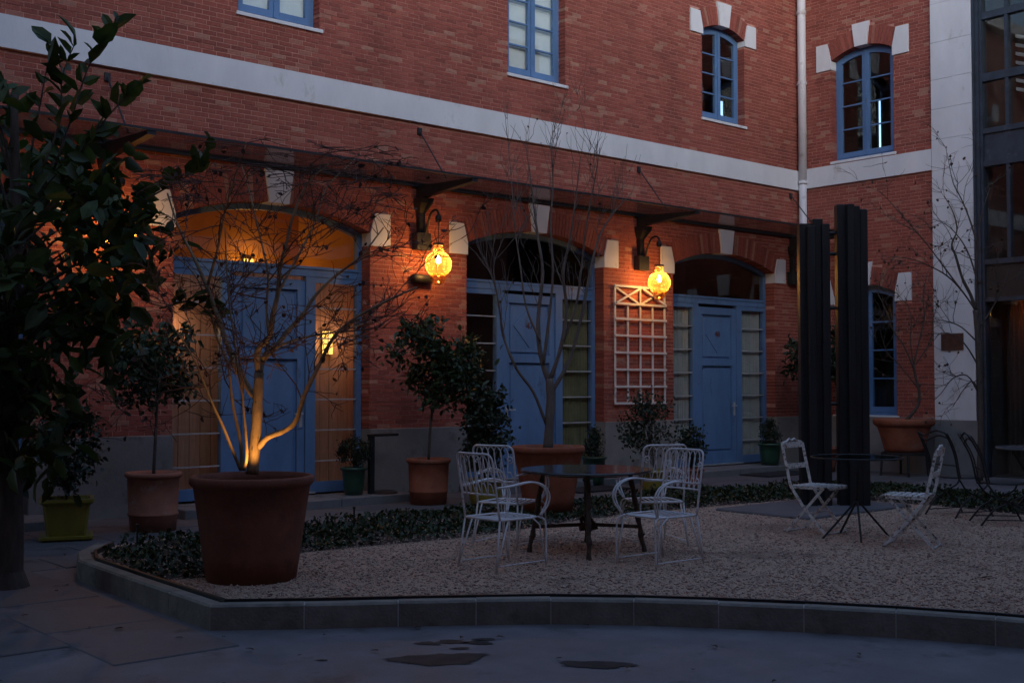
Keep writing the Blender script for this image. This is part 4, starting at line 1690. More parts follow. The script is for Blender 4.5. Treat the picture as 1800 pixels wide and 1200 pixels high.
def wire_chair():
    t = thing('wire_armchair', (0, 0, 0), 'white', 'chair')
    w, sh = 0.208, 0.40                  # half width, seat height
    rw = 0.0078

    def back(y, z):                      # the back leans and bows outwards
        s = (z - sh) / 0.52
        return (-0.225 - 0.09 * s - 0.035 * (1 - (y / w) ** 2) * min(1, s * 2), y, z)

    bf = MB()
    P = []
    for z in lerp_list(sh, 0.86, 7):
        P.append(back(-w, z))
    for a in lerp_list(math.pi, math.pi / 2, 5)[1:]:
        P.append(back(-w + 0.055 + 0.055 * math.cos(a), 0.865 + 0.055 * math.sin(a)))
    for yy in lerp_list(-w + 0.06, w - 0.06, 9):
        P.append(back(yy, 0.92))
    for a in lerp_list(math.pi / 2, 0, 5)[1:]:
        P.append(back(w - 0.055 + 0.055 * math.cos(a), 0.865 + 0.055 * math.sin(a)))
    for z in lerp_list(0.86, sh, 7):
        P.append(back(w, z))
    bf.tube(P, rw * 1.15, 6)
    bf.tube([back(yy, 0.60) for yy in lerp_list(-w, w, 9)], rw, 6)
    bf.build('back_frame', 'white_iron', t, smooth=True)
    n = 5
    pit = (2 * w - 0.10) / n
    for k in range(n):                   # tall loops, wide and round at the top, drawn together at the lower rail
        yc = -w + 0.05 + pit * (k + 0.5)
        lp = MB()
        Q = [back(yc - 0.004, 0.60), back(yc - 0.016, 0.68)]
        for i in range(13):
            a = math.pi * (1 - i / 12)
            Q.append(back(yc + pit * 0.56 * math.cos(a), 0.835 + 0.075 * math.sin(a)))
        Q += [back(yc + 0.016, 0.68), back(yc + 0.004, 0.60)]
        lp.tube(smooth_path(Q, 2), rw * 0.62, 5)
        lp.build('back_loop', 'white_iron', t, smooth=True)
    for k in range(n + 1):               # short round arches between them on the lower rail
        yc = -w + 0.05 + pit * k
        lp = MB()
        lp.tube([back(yc + pit * 0.42 * math.cos(math.pi * (1 - i / 10)), 0.605 + 0.085 * math.sin(math.pi * i / 10)) for i in range(11)], rw * 0.58, 5)
        lp.build('lower_loop', 'white_iron', t, smooth=True)
    for sg in (-1, 1):                   # small scrolls in the upper corners
        sc_ = MB()
        Q = []
        for i in range(14):
            a = -math.pi / 2 + i * 0.55
            r_ = 0.034 * (1 - i / 18)
            Q.append(back(sg * (w - 0.038 + r_ * math.cos(a)), 0.80 + r_ * math.sin(a)))
        sc_.tube(Q, rw * 0.65, 5)
        sc_.build('scroll', 'white_iron', t, smooth=True)
    se = MB()
    S = [(-0.225, -w), (-0.1, -w - 0.008), (0.08, -w - 0.010), (0.185, -w + 0.02), (0.205, -0.1), (0.212, 0), (0.205, 0.1), (0.185, w - 0.02), (0.08, w + 0.010), (-0.1, w + 0.008), (-0.225, w)]
    se.tube([(x, y, sh) for x, y in S] + [(-0.225, -w, sh)], rw * 1.15, 6)
    se.build('seat_frame', 'white_iron', t, smooth=True)
    for k in range(7):
        yy = -w + 2 * w * (k + 1) / 8
        s_ = MB()
        s_.tube([(-0.225, yy, sh + 0.004), (0, yy, sh - 0.012), (0.205 - 0.025 * (yy / w) ** 2, yy, sh + 0.004)], rw * 0.7, 5)
        s_.build('seat_bar', 'white_iron', t, smooth=True)
    for sg in (-1, 1):
        ar = MB()
        for q, off in ((0.0, 0), (0.028, 1)):
            yy = sg * (w + 0.005 + q)
            b0 = back(w, 0.66)
            P = [(b0[0] + 0.01, sg * w, 0.65 + 0.006 * off), (-0.12, yy, 0.665), (0.04, yy + sg * 0.01, 0.685), (0.15, yy + sg * 0.012, 0.675), (0.235, yy + sg * 0.012, 0.635), (0.278, yy + sg * 0.01, 0.565),
                 (0.265, yy, 0.49), (0.225, sg * (w - 0.015 + q * 0.5), sh + 0.01)]
            ar.tube(smooth_path(P, 4), rw * 0.95, 6)
        ar.build('arm', 'white_iron', t, smooth=True)
        lg = MB()
        fx, fy = 0.265, sg * (w + 0.015)
        lg.tube(smooth_path([(0.20, sg * (w - 0.02), sh), (0.25, sg * (w + 0.0), sh - 0.02), (0.268, sg * (w + 0.01), sh - 0.09), (fx, fy, 0.0)], 4), rw, 6)
        lg.tube([(0.12, sg * (w + 0.005), sh), (0.20, sg * (w + 0.006), sh - 0.06), (fx - 0.006, fy, 0.02)], rw * 0.9, 6)
        lg.build('leg', 'white_iron', t, smooth=True)
        lg = MB()
        fx, fy = -0.285, sg * (w + 0.02)
        lg.tube([(-0.225, sg * w, sh), (fx, fy, 0.0)], rw, 6)
        lg.tube([(-0.14, sg * (w + 0.004), sh), (fx + 0.006, fy, 0.02)], rw * 0.9, 6)
        lg.build('leg', 'white_iron', t, smooth=True)
        s_ = MB()
        s_.tube([(-0.282, sg * (w + 0.02), 0.05), (0.265, sg * (w + 0.014), 0.05)], rw * 0.7, 5)
        s_.build('stretcher', 'white_iron', t, smooth=True)
    return t


ch = wire_chair()
CH = [((-13.22, -6.49), 2, 'white wire armchair nearest the large front left pot, left of the round table'),
      ((-12.17, -7.22), 178, 'white wire armchair at the near right side of the round table, facing left'),
      ((-12.36, -5.58), 19, 'white wire armchair behind the table, in front of the bare tree pot'),
      ((-11.30, -6.36), 64, 'white wire armchair at the far right of the round table with its back to us')]
for i, ((x, y), a, lab) in enumerate(CH):
    o = ch if i == 0 else copy_tree(ch)
    o.location = (x, y, GZ)
    o.rotation_euler = (0, 0, R(a))
    tag(o, lab, 'chair', 'white wire armchairs around the round table')


def folding_chair(loc, rz, label):
    t = thing('folding_chair', loc, label, 'chair', rz=R(rz), group='peeling white folding chairs')
    m = 'peeling_iron'
    for sg in (-1, 1):
        l = MB()
        y = sg * 0.20
        P = [(-0.255, y, 0.88), (-0.235, y, 0.78), (-0.165, y, 0.46), (-0.03, y, 0.27), (0.22, y, 0.0)]
        for a, c in zip(P[:-1], P[1:]):
            l.bar(a, c, 0.012, 0.026, up=(1, 0, 0.6))
        l.build('leg', m, t)
        l = MB()
        y = sg * 0.172
        l.bar((0.18, y, 0.455), (-0.23, y, 0.0), 0.012, 0.026, up=(1, 0, -0.6))
        l.build('leg', m, t)
        l = MB()
        l.bar((-0.17, sg * 0.186, 0.447), (0.19, sg * 0.186, 0.447), 0.010, 0.022)
        l.build('seat_rail', m, t)
    for k in range(6):
        x = -0.155 + 0.062 * k
        s_ = MB()
        s_.bbox(x, x + 0.045, -0.195, 0.195, 0.459, 0.470, 0.003)
        s_.build('slat', m, t)
    fr = MB()
    n = 6
    for i in range(n):
        a0, a1 = math.pi / 2 * (1 - i / n), math.pi / 2 * (1 - (i + 1) / n)
        c = (0.215, 0.440)
        p, q = (c[0] + 0.03 * math.cos(a0), c[1] + 0.03 * math.sin(a0)), (c[0] + 0.03 * math.cos(a1), c[1] + 0.03 * math.sin(a1))
        fr.hexa([(p[0], -0.195, p[1] - 0.006), (q[0], -0.195, q[1] - 0.006), (q[0], 0.195, q[1] - 0.006), (p[0], 0.195, p[1] - 0.006), (p[0], -0.195, p[1]), (q[0], -0.195, q[1]), (q[0], 0.195, q[1]), (p[0], 0.195, p[1])])
    fr.build('front_lip', m, t)
    top = MB()
    top.bar((-0.254, -0.20, 0.855), (-0.254, 0.20, 0.855), 0.012, 0.055)
    top.tube(smooth_path([(-0.26, -0.19, 0.88), (-0.262, -0.10, 0.893), (-0.264, -0.05, 0.915), (-0.264, 0, 0.90), (-0.264, 0.05, 0.915), (-0.262, 0.10, 0.893), (-0.26, 0.19, 0.88)], 4), 0.010, 6)
    top.build('top_rail', m, t)
    mid = MB()
    mid.bar((-0.203, -0.195, 0.65), (-0.203, 0.195, 0.65), 0.010, 0.05)
    mid.build('middle_rail', m, t)
    for x, z, hw_ in ((0.21, 0.012, 0.20), (-0.22, 0.012, 0.172), (0.04, 0.205, 0.19)):
        s_ = MB()
        s_.tube([(x, -hw_, z), (x, hw_, z)], 0.008, 6)
        s_.build('stretcher', m, t)
    return t


folding_chair((-9.44, -6.84, GZ), -84, 'peeling white folding chair in front of the black sculpture, facing right')
folding_chair((-9.64, -8.0, GZ), 110, 'rusty peeling white folding chair nearest the right edge, facing left')

# thin black tripod table between the folding chairs
t = thing('tripod_table', (-9.50, -7.35, GZ), 'thin round glass and black iron table on splayed legs between the folding chairs', 'table')
b = MB()
b.lathe([(0.0, 0.763), (0.418, 0.763), (0.418, 0.769), (0.0, 0.769)], n=40)
b.build('table_top', 'table_glass', t)
b = MB()
b.tube([(0.425 * math.cos(2 * math.pi * i / 40), 0.425 * math.sin(2 * math.pi * i / 40), 0.766) for i in range(40)], 0.008, 6, closed=True)
b.build('rim', 'black_iron', t)
for a in (30, 150, 270):
    b = MB()
    b.tube([(0, 0, 0.745), (0.42 * math.cos(R(a)), 0.42 * math.sin(R(a)), 0.755)], 0.006, 6)
    b.build('spoke', 'black_iron', t)
b = MB()
b.tube([(0, 0, 0.32), (0, 0, 0.76)], 0.016, 8)
b.build('column', 'black_iron', t, smooth=True)
for a in (150, 218, -20, 60):
    b = MB()
    b.tube([(0.012 * math.cos(R(a)), 0.012 * math.sin(R(a)), 0.35), (0.36 * math.cos(R(a)), 0.36 * math.sin(R(a)), 0.0)], 0.011, 6)
    b.build('leg', 'black_iron', t)


def black_chair(loc, rz, label):
    t = thing('iron_chair', loc, label, 'chair', rz=R(rz), group='black wrought iron chairs')
    rw = 0.0105
    w = 0.21
    for sg in (-1, 1):
        for q in (0.0, 0.025):
            l = MB()
            P = [(-0.40 + q, sg * w, 0.93), (-0.335 + q, sg * (w + 0.005), 0.82), (-0.27 + q, sg * w, 0.68), (-0.235 + q, sg * w, 0.52), (-0.215 + q, sg * w, 0.43)]
            l.tube(smooth_path(P, 4), rw if not q else rw * 0.7, 6)
            l.build('back_post', 'black_iron', t, smooth=True)
        l = MB()
        l.tube(smooth_path([(-0.215, sg * w, 0.43), (-0.12, sg * (w + 0.01), 0.30), (-0.02, sg * (w + 0.01), 0.24), (-0.16, sg * (w + 0.015), 0.16), (-0.29, sg * (w + 0.02), 0.0)], 4), rw, 6)
        l.build('leg', 'black_iron', t, smooth=True)
        l = MB()
        l.tube(smooth_path([(0.21, sg * w, 0.43), (0.17, sg * (w + 0.01), 0.33), (0.03, sg * (w + 0.01), 0.25), (0.16, sg * (w + 0.015), 0.15), (0.25, sg * (w + 0.02), 0.0)], 4), rw, 6)
        l.build('leg', 'black_iron', t, smooth=True)
    for dz in (0.0, -0.055):
        l = MB()
        l.tube(smooth_path([(-0.40 - dz * 0.6, -w, 0.93 + dz), (-0.41 - dz * 0.6, -w * 0.5, 0.955 + dz), (-0.40 - dz * 0.6, 0, 0.935 + dz), (-0.40 - dz * 0.6, w * 0.5, 0.90 + dz), (-0.40 - dz * 0.6, w, 0.93 + dz)], 5), rw * 0.9, 6)
        l.build('top_rail', 'black_iron', t, smooth=True)
    l = MB()
    l.tube([(-0.245, -w, 0.57), (-0.25, 0, 0.575), (-0.245, w, 0.57)], rw * 0.7, 6)
    l.build('lower_rail', 'black_iron', t)
    l = MB()
    l.lathe([(0.0, 0.42), (0.215, 0.42), (0.222, 0.43), (0.215, 0.44), (0.0, 0.44)], n=28)
    l.build('seat', 'black_iron', t)
    l = MB()
    l.tube([(-0.25, -w - 0.015, 0.06), (0.22, -w - 0.015, 0.06)], rw * 0.6, 5)
    l.tube([(-0.25, w + 0.015, 0.06), (0.22, w + 0.015, 0.06)], rw * 0.6, 5)
    l.build('stretcher', 'black_iron', t)


black_chair((-6.95, -7.02, GZ), -18, 'black wrought iron chair beside the white pilaster base, farther of the two')
black_chair((-7.35, -7.72, GZ), -48, 'black wrought iron chair at the right edge, nearer of the two')
t = thing('garden_table', (-5.9, -7.45, GZ), 'black iron table with glossy dark round top cut by the right edge', 'table')
b = MB()
b.lathe([(0.0, 0.715), (0.48, 0.715), (0.49, 0.725), (0.485, 0.74), (0.0, 0.74)], n=40)
b.build('table_top', 'pale_tabletop', t)
for a in (45, 135, 225, 315):
    b = MB()
    c_, s_ = math.cos(R(a)), math.sin(R(a))
    b.tube(smooth_path([(0.33 * c_, 0.33 * s_, 0.715), (0.20 * c_, 0.20 * s_, 0.5), (0.08 * c_, 0.08 * s_, 0.32), (0.2 * c_, 0.2 * s_, 0.15), (0.34 * c_, 0.34 * s_, 0)], 4), 0.013, 6)
    b.build('leg', 'black_iron', t, smooth=True)

# ------------------------------------------------------------------ black beam sculpture on its slab
b = MB()
b.bbox(-1.05, 1.05, -0.635, 0.635, -0.1, 0.03, 0.012)
tag(b.build('concrete_slab', 'concrete', loc=(-7.6, -5.555, GZ)), 'flat grey concrete slab in the gravel under the black sculpture', 'slab')
sc = thing('beam_sculpture', (-7.245, -5.60, GZ + 0.031), 'tall sculpture of two clusters of upright black beams standing on a slab', 'sculpture', rz=R(-40.9))
s_ = 0.095
specs = [  # x along the picture plane, y away, height, half size
    (-0.345, 0.02, 3.36, 0.070), (-0.265, 0.17, 3.34, 0.07), (-0.205, -0.03, 3.41, 0.06), (-0.098, 0.07, 3.33, 0.062), (-0.295, -0.11, 3.32, 0.045), (-0.12, -0.09, 3.345, 0.045),
    (0.098, -0.02, 3.585, 0.070), (0.19, 0.16, 3.55, 0.08), (0.235, -0.07, 3.56, 0.055), (0.325, 0.05, 3.54, 0.07), (0.165, -0.15, 3.575, 0.04), (0.335, -0.08, 3.52, 0.045)]
for x, y, h, q in specs:
    b = MB()
    b.bbox(x - q, x + q, y - q, y + q, 0, h, 0.005)
    b.build('beam', 'sculpture_black', sc)
for z in (1.2, 2.35, 3.0, 3.25):
    b = MB()
    b.tube([(-0.12, 0.02, z), (0.10, 0.02, z)], 0.022, 8)
    b.build('connecting_rod', 'sculpture_black', sc)

# ------------------------------------------------------------------ white trellis
tr = thing('trellis', (-4.65, -0.012, 1.26), 'white lattice trellis fixed on the brick pier left of the right blue door', 'trellis')
W2, TH = 0.615, 2.01
for k in range(5):
    x = -W2 + 2 * W2 * k / 4
    b = MB()
    hh = TH if k in (0, 2, 4) else TH - 0.32
    b.bbox(x - 0.02, x + 0.02, -0.032, -0.012, 0, hh, 0.003)
    b.build('upright', 'trellis_white', tr)
zz = [0.02, 0.30, 0.585, 0.87, 1.155, 1.435, 1.69, 1.985]
for z in zz:
    b = MB()
    b.bbox(-W2 - 0.03, W2 + 0.03, -0.053, -0.033, z - 0.018, z + 0.018, 0.003)
    b.build('slat', 'trellis_white', tr)
for sg in (-1, 1):
    for a, c in (((sg * 0.02, 1.70), (sg * W2, 1.97)), ((sg * 0.02, 1.97), (sg * W2, 1.70))):
        b = MB()
        b.bar((a[0], -0.062 if a[1] > 1.8 else -0.022, a[1]), (c[0], -0.062 if a[1] > 1.8 else -0.022, c[1]), 0.015, 0.034)
        b.build('diagonal', 'trellis_white', tr)

# ------------------------------------------------------------------ pots and plants
def pot_round(t, r0, r1, h, m, rim=0.05, foot=False, n=36):
    b = MB()
    prof = [(0.0, 0.0), (r0, 0.0), (r0 + (r1 - r0) * 0.25, h * 0.25)]
    if foot:
        prof += [(r0 + (r1 - r0) * 0.28 + 0.012, h * 0.27), (r0 + (r1 - r0) * 0.31 + 0.012, h * 0.30), (r0 + (r1 - r0) * 0.33, h * 0.32)]
    prof += [(r0 + (r1 - r0) * 0.6, h * 0.6), (r1 - 0.01, h - rim * 1.6), (r1 + 0.004, h - rim * 1.4), (r1 + 0.018, h - rim), (r1 + 0.02, h - 0.012), (r1 + 0.008, h), (r1 - 0.02, h), (r1 - 0.035, h - 0.05), (r1 - 0.04, h - 0.10)]
    b.lathe(prof, n=n, cap=False)
    p = b.build('pot', m, t, smooth=True)
    s = MB()
    s.lathe([(0.0, h - 0.045), (r1 * 0.5, h - 0.05), (r1 - 0.03, h - 0.075)], n=20, cap=False)
    s.build('soil', 'soil', t, smooth=True)
    return p


def clump_points(N, rs, clumps, spread):
    """points gathered round many small clump centres, so that the crown has gaps and an uneven outline"""
    c = np.array([q[:3] for q in clumps])
    w = np.array([q[3] for q in clumps])
    idx = rs.choice(len(clumps), N, p=w / w.sum())
    return c[idx] + rs.normal(size=(N, 3)) * spread * w[idx][:, None] ** 0.33


def ellipsoid_clumps(rs, c, rad, n, shell=0.55):
    out = []
    for _ in range(n):
        d = rs.normal(size=3)
        d /= np.linalg.norm(d)
        k = rs.uniform(shell, 1.0) ** 0.6
        p = np.array(c) + d * np.array(rad) * k
        out.append((*p, rs.uniform(0.5, 1.4)))
    return out


def foliage(t, name, m, clumps, spread, N, L, W, seed, bias=(0, 0, 0.2), kind='stuff'):
    rs = np.random.RandomState(seed)
    pos = clump_points(N, rs, clumps, spread)
    d, s, n = rand_frames(N, rs, bias)
    flip = n[:, 2] < 0
    n[flip] *= -1
    s[flip] *= -1
    LL = rs.uniform(0.7, 1.25, N) * L
    WW = rs.uniform(0.75, 1.2, N) * W
    return scatter_mesh(name, leaf_verts(pos, d, s, n, LL, WW), LEAF_F, rs.uniform(size=N), m, t, kind)


def stem(t, pts, r0, r1, m='bark_dark', name='trunk'):
    b = MB()
    P = smooth_path(pts, 4)
    b.tube(P, lerp_list(r0, r1, len(P)), 8)
    return b.build(name, m, t, smooth=True)


def twigs_in(t, c, clumps, m='bark_dark', r=0.006, name='branches'):
    b = MB()
    for q in clumps[::2]:
        p = Vector(q[:3])
        a = Vector(c)
        mid = a.lerp(p, 0.5) + Vector((0, 0, 0.04))
        b.tube([a, mid, p], [r, r * 0.7, r * 0.3], 4, cap=False)
    return tag(b.build(name, m, t), kind='stuff')


def leafy_pot(loc, label, cat, pot, crown, leaf, trunk_h, seed, name='potted_tree', m='leaf_citrus', N=1500, trunk_r=0.02, lean=(0, 0), nclump=40, spread=0.07):
    """crown: centre offset (x, y, z) and radii; trunk from the soil to the crown"""
    t = thing(name, loc, label, cat)
    pot(t)
    rs = np.random.RandomState(seed)
    c, rad = crown
    cl = ellipsoid_clumps(rs, c, rad, nclump, 0.15)
    base = (0, 0, trunk_h)
    neck = (c[0] * 0.8, c[1] * 0.8, c[2] - rad[2] * 0.55)
    stem(t, [base, (lean[0], lean[1], (trunk_h + neck[2]) / 2), neck, (c[0], c[1], c[2])], trunk_r, trunk_r * 0.6)
    twigs_in(t, (c[0], c[1], c[2] - rad[2] * 0.3), cl)
    foliage(t, 'foliage', m, cl, spread, N, leaf[0], leaf[1], seed + 1)
    return t


leafy_pot((-13.92, -1.42, 0.012), 'round headed citrus tree in a banded terracotta pot left of the left blue door', 'potted tree',
          lambda t: pot_round(t, 0.245, 0.285, 0.63, 'terracotta_pink', 0.04, True), ((0.05, 0, 1.78), (0.54, 0.50, 0.42)), (0.09, 0.021), 0.58, 21, N=2100, lean=(0.02, 0), nclump=24, spread=0.10)
leafy_pot((-9.95, -1.12, 0.012), 'sprawling citrus tree in a terracotta pot between the left and middle blue doors', 'potted tree',
          lambda t: pot_round(t, 0.24, 0.28, 0.60, 'terracotta', 0.04, True), ((0.12, 0, 1.78), (0.66, 0.55, 0.46)), (0.105, 0.024), 0.55, 22, N=1900, lean=(0.03, 0), nclump=22, spread=0.10)
# the same tree's taller shoots
t = [o for o in COL.objects if o.get('label', '').startswith('sprawling citrus')][0]
rs0 = np.random.RandomState(77)
foliage(t, 'upper_foliage', 'leaf_citrus', [(-0.15, 0, 2.35, 1), (-0.3, 0.05, 2.30, 1), (-0.4, 0, 2.15, 0.8), (0.1, 0, 2.40, 0.7), (-0.1, 0.05, 2.15, 1), (0.05, 0, 2.1, 1)], 0.075, 380, 0.10, 0.022, 78)
leafy_pot((-1.0, -1.15, 0.012), 'dark glossy leafed shrub tree behind the black sculpture beside the right blue door', 'potted tree',
          lambda t: pot_round(t, 0.22, 0.28, 0.45, 'terracotta_dark', 0.04), ((0, 0, 2.08), (0.72, 0.6, 0.68)), (0.11, 0.025), 0.4, 23, N=2300, m='leaf_dark')


def pot_square(t, w0, w1, h, m, tray=True, motif=False, rz=0.0):
    cs, sn = math.cos(rz), math.sin(rz)

    def ring(w, z, ch=0.025):
        P = [(w - ch, -w), (w, -w + ch), (w, w - ch), (w - ch, w), (-w + ch, w), (-w, w - ch), (-w, -w + ch), (-w + ch, -w)]
        return [(x * cs - y * sn, x * sn + y * cs, z) for x, y in P]

    b = MB()
    z0 = 0.05 if tray else 0.0
    b.loft([ring(w0, z0), ring(w0 + (w1 - w0) * 0.8, h * 0.85), ring(w1 + 0.004, h - 0.05), ring(w1 + 0.03, h - 0.03), ring(w1 + 0.03, h), ring(w1 - 0.01, h), ring(w1 - 0.03, h - 0.06)], cap=False)
    b.build('pot', m, t)
    s = MB()
    s.loft([ring(w1 - 0.025, h - 0.08), ring(w1 - 0.026, h - 0.04)])
    s.build('soil', 'soil', t)
    if tray:
        b = MB()
        b.loft([ring(w0 + 0.04, 0), ring(w0 + 0.07, 0.02), ring(w0 + 0.07, 0.045), ring(w0 + 0.05, 0.05)])
        b.build('tray', m, t)
    if motif:
        # flower of dark petals on one face
        face = -1
        b = MB()
        zc, R_ = 0.22, 0.10
        for k in range(9):
            a = 2 * math.pi * k / 9 + 0.2
            for s0, s1, wd in ((0.03, 0.10, 0.022),):
                P = []
                for rr, oo in ((s0, 0), (0.07, wd), (s1 + 0.015, 0), (0.07, -wd)):
                    u = rr * math.cos(a) - oo * math.sin(a)
                    v = rr * math.sin(a) + oo * math.cos(a)
                    z = zc + v
                    wz = w0 + (w1 - w0) * (z - z0) / (h - z0) + 0.006
                    x, y = -wz, u
                    P.append((x * cs - y * sn, x * sn + y * cs, z))
                b.poly(P)
                b.poly([(p[0] + 0.004 * cs, p[1] + 0.004 * sn, p[2]) for p in P[::-1]])
        b.build('flower_motif', 'pot_motif', t)


t = thing('potted_bush', (-14.90, -1.52, 0.012), 'dark bush in a square yellow glazed pot with a flower motif at the far left', 'potted plant')
pot_square(t, 0.19, 0.235, 0.42, 'yellow_glaze', True, True, R(-20))
rs1 = np.random.RandomState(31)
cl = ellipsoid_clumps(rs1, (0.0, 0, 0.88), (0.36, 0.34, 0.46), 30, 0.2)
twigs_in(t, (0, 0, 0.40), cl)
foliage(t, 'foliage', 'leaf_dark', cl, 0.07, 1500, 0.07, 0.018, 32)

t = thing('potted_topiary', (-10.66, -0.40, 0.124), 'clipped box ball in a round green glazed pot on the left door step', 'potted plant')
pot_round(t, 0.12, 0.165, 0.37, 'green_glaze', 0.03)
rs1 = np.random.RandomState(33)
cl = ellipsoid_clumps(rs1, (0, 0, 0.56), (0.19, 0.19, 0.18), 60, 0.75)
stem(t, [(0, 0, 0.33), (0.003, 0, 0.40), (0, 0, 0.46), (0, 0, 0.55)], 0.014, 0.01)
foliage(t, 'foliage', 'leaf_dark', cl, 0.028, 2600, 0.028, 0.009, 34)

# black angled post light on the step
t = thing('garden_light', (-10.42, -0.46, 0.124), 'black angular path light bent like a bracket beside the clipped ball', 'garden light')
b = MB()
b.bbox(-0.035, 0.035, -0.035, 0.035, 0.0, 0.77, 0.004)
b.build('post', 'black_steel', t)
b = MB()
b.bbox(-0.035, 0.42, -0.05, 0.05, 0.771, 0.805, 0.004)
b.build('head', 'black_steel', t)
b = MB()
b.lathe([(0.0, 0.0), (0.20, 0.0), (0.20, 0.015), (0.17, 0.03), (0.0, 0.035)], c=(0.2, 0, 0), n=24)
b.build('base', 'black_steel', t)

t = thing('potted_bush', (-9.42, -1.66, 0.012), 'tall dark ivy like bush in a round yellow pot behind the left wire chairs', 'potted plant')
pot_round(t, 0.20, 0.24, 0.34, 'yellow_glaze', 0.03)
rs1 = np.random.RandomState(35)
cl = ellipsoid_clumps(rs1, (0, 0, 0.93), (0.32, 0.30, 0.56), 34, 0.25)
twigs_in(t, (0, 0, 0.34), cl)
foliage(t, 'foliage', 'leaf_dark', cl, 0.07, 1900, 0.065, 0.022, 36, bias=(0, 0, -0.4))

t = thing('potted_bush', (-6.46, -2.0, 0.012), 'loose dark climbing bush in a yellow pot below the white trellis', 'potted plant')
pot_round(t, 0.21, 0.25, 0.33, 'yellow_glaze', 0.03)
rs1 = np.random.RandomState(37)
cl = ellipsoid_clumps(rs1, (0.15, 0.25, 1.0), (0.42, 0.36, 0.52), 40, 0.2)
twigs_in(t, (0, 0, 0.34), cl)
foliage(t, 'foliage', 'leaf_dark', cl, 0.08, 1300, 0.06, 0.016, 38)

t = thing('potted_bush', (-6.35, -0.62, 0.012), 'small pointed evergreen in a green pot right of the middle blue door', 'potted plant')
pot_round(t, 0.15, 0.19, 0.46, 'green_glaze', 0.03)
rs1 = np.random.RandomState(39)
cl = [(rs1.normal() * 0.09 * (1 - k / 30), rs1.normal() * 0.09 * (1 - k / 30), 0.45 + 0.42 * k / 24, 1) for k in range(24)]
twigs_in(t, (0, 0, 0.40), cl)
foliage(t, 'foliage', 'leaf_dark', cl, 0.045, 1100, 0.05, 0.009, 40, bias=(0, 0, 1.2))

t = thing('potted_bush', (-5.48, -1.85, 0.012), 'dark shrub in a terracotta pot left of the right blue door', 'potted plant')
pot_round(t, 0.15, 0.19, 0.30, 'terracotta_pink', 0.03)
rs1 = np.random.RandomState(41)
cl = ellipsoid_clumps(rs1, (0, 0, 0.64), (0.22, 0.2, 0.32), 24, 0.2)
twigs_in(t, (0, 0, 0.28), cl)
foliage(t, 'foliage', 'leaf_dark', cl, 0.05, 1100, 0.05, 0.014, 42)

t = thing('potted_topiary', (-1.70, -0.50, 0.124), 'small clipped evergreen in a green pot right of the right blue door', 'potted plant')
pot_round(t, 0.16, 0.21, 0.40, 'green_glaze', 0.03)
rs1 = np.random.RandomState(43)
cl = ellipsoid_clumps(rs1, (0, 0, 0.56), (0.16, 0.15, 0.24), 34, 0.6)
stem(t, [(0, 0, 0.34), (0.003, 0, 0.40), (0, 0, 0.46), (0, 0, 0.55)], 0.014, 0.01)
foliage(t, 'foliage', 'leaf_dark', cl, 0.04, 1500, 0.04, 0.011, 44)

# ---- bare trees
def limb_tubes(t, limbs, m, nsub=4):
    out = []
    for i, (r0, r1, pts) in enumerate(limbs):
        P = smooth_path(pts, nsub)
        b = MB()
        rj = random.Random(i)
        rad = [q * rj.uniform(0.92, 1.1) for q in lerp_list(r0, r1, len(P))]
        b.tube(P, rad, 8 if r0 > 0.02 else 6)
        b.build('trunk' if i == 0 else 'limb', m, t, smooth=True)
        out.append((P, rad))
    return out


def grow_twigs(b, paths, r_, levels=2, n_per=5, L0=0.45, up=0.35, start=0.35, spread=0.9, tips=None, lift=0.0, zmax=99.0):
    cur = paths
    for lv in range(levels):
        nxt = []
        for P, rad in cur:
            tot = len(P)
            for _ in range(n_per):
                i = min(tot - 1, int(tot * r_.uniform(start, 1.0)))
                p = Vector(P[i])
                t_ = (Vector(P[min(i + 1, tot - 1)]) - Vector(P[max(i - 1, 0)])).normalized()
                d = (t_ * r_.uniform(0.4, 1.0) + Vector((r_.gauss(0, 1), r_.gauss(0, 1), r_.gauss(0, 0.7))) * spread * 0.6 + Vector((0, 0, up))).normalized()
                L = L0 * (0.55 ** lv) * r_.uniform(0.5, 1.3)
                r0 = min(rad[i] * 0.6, 0.007 * (0.7 ** lv))
                Q, cd = [p], d.copy()
                ns = 5
                for k in range(ns):
                    cd = (cd + Vector((r_.gauss(0, 0.22), r_.gauss(0, 0.22), r_.gauss(0, 0.15) + 0.08 * up + lift))).normalized()
                    if Q[-1].z > zmax - 0.15 and cd.z > 0.1:
                        cd = Vector((cd.x, cd.y, 0.1 * cd.z)).normalized()
                    Q.append(Q[-1] + cd * L / ns)
                rr = lerp_list(max(r0, 0.0034), 0.0018, len(Q))
                b.tube(Q, rr, 4, cap=False)
                nxt.append((Q, rr))
                if tips is not None:
                    tips.append(Q[-1])
                    tips.append(Q[3])
        cur = nxt


def dry_leaves(t, tips, seed, frac=0.3, L=0.035, m='dry_leaf', name='dry_leaves'):
    rs = np.random.RandomState(seed)
    tp = np.array([tuple(p) for p in tips])
    tp = tp[rs.uniform(size=len(tp)) < frac]
    N = len(tp)
    d, s, n = rand_frames(N, rs, (0, 0, -0.8))
    scatter_mesh(name, leaf_verts(tp, d, s, n, rs.uniform(0.6, 1.3, N) * L, rs.uniform(0.6, 1.2, N) * L * 0.38), LEAF_F, rs.uniform(size=N), m, t)


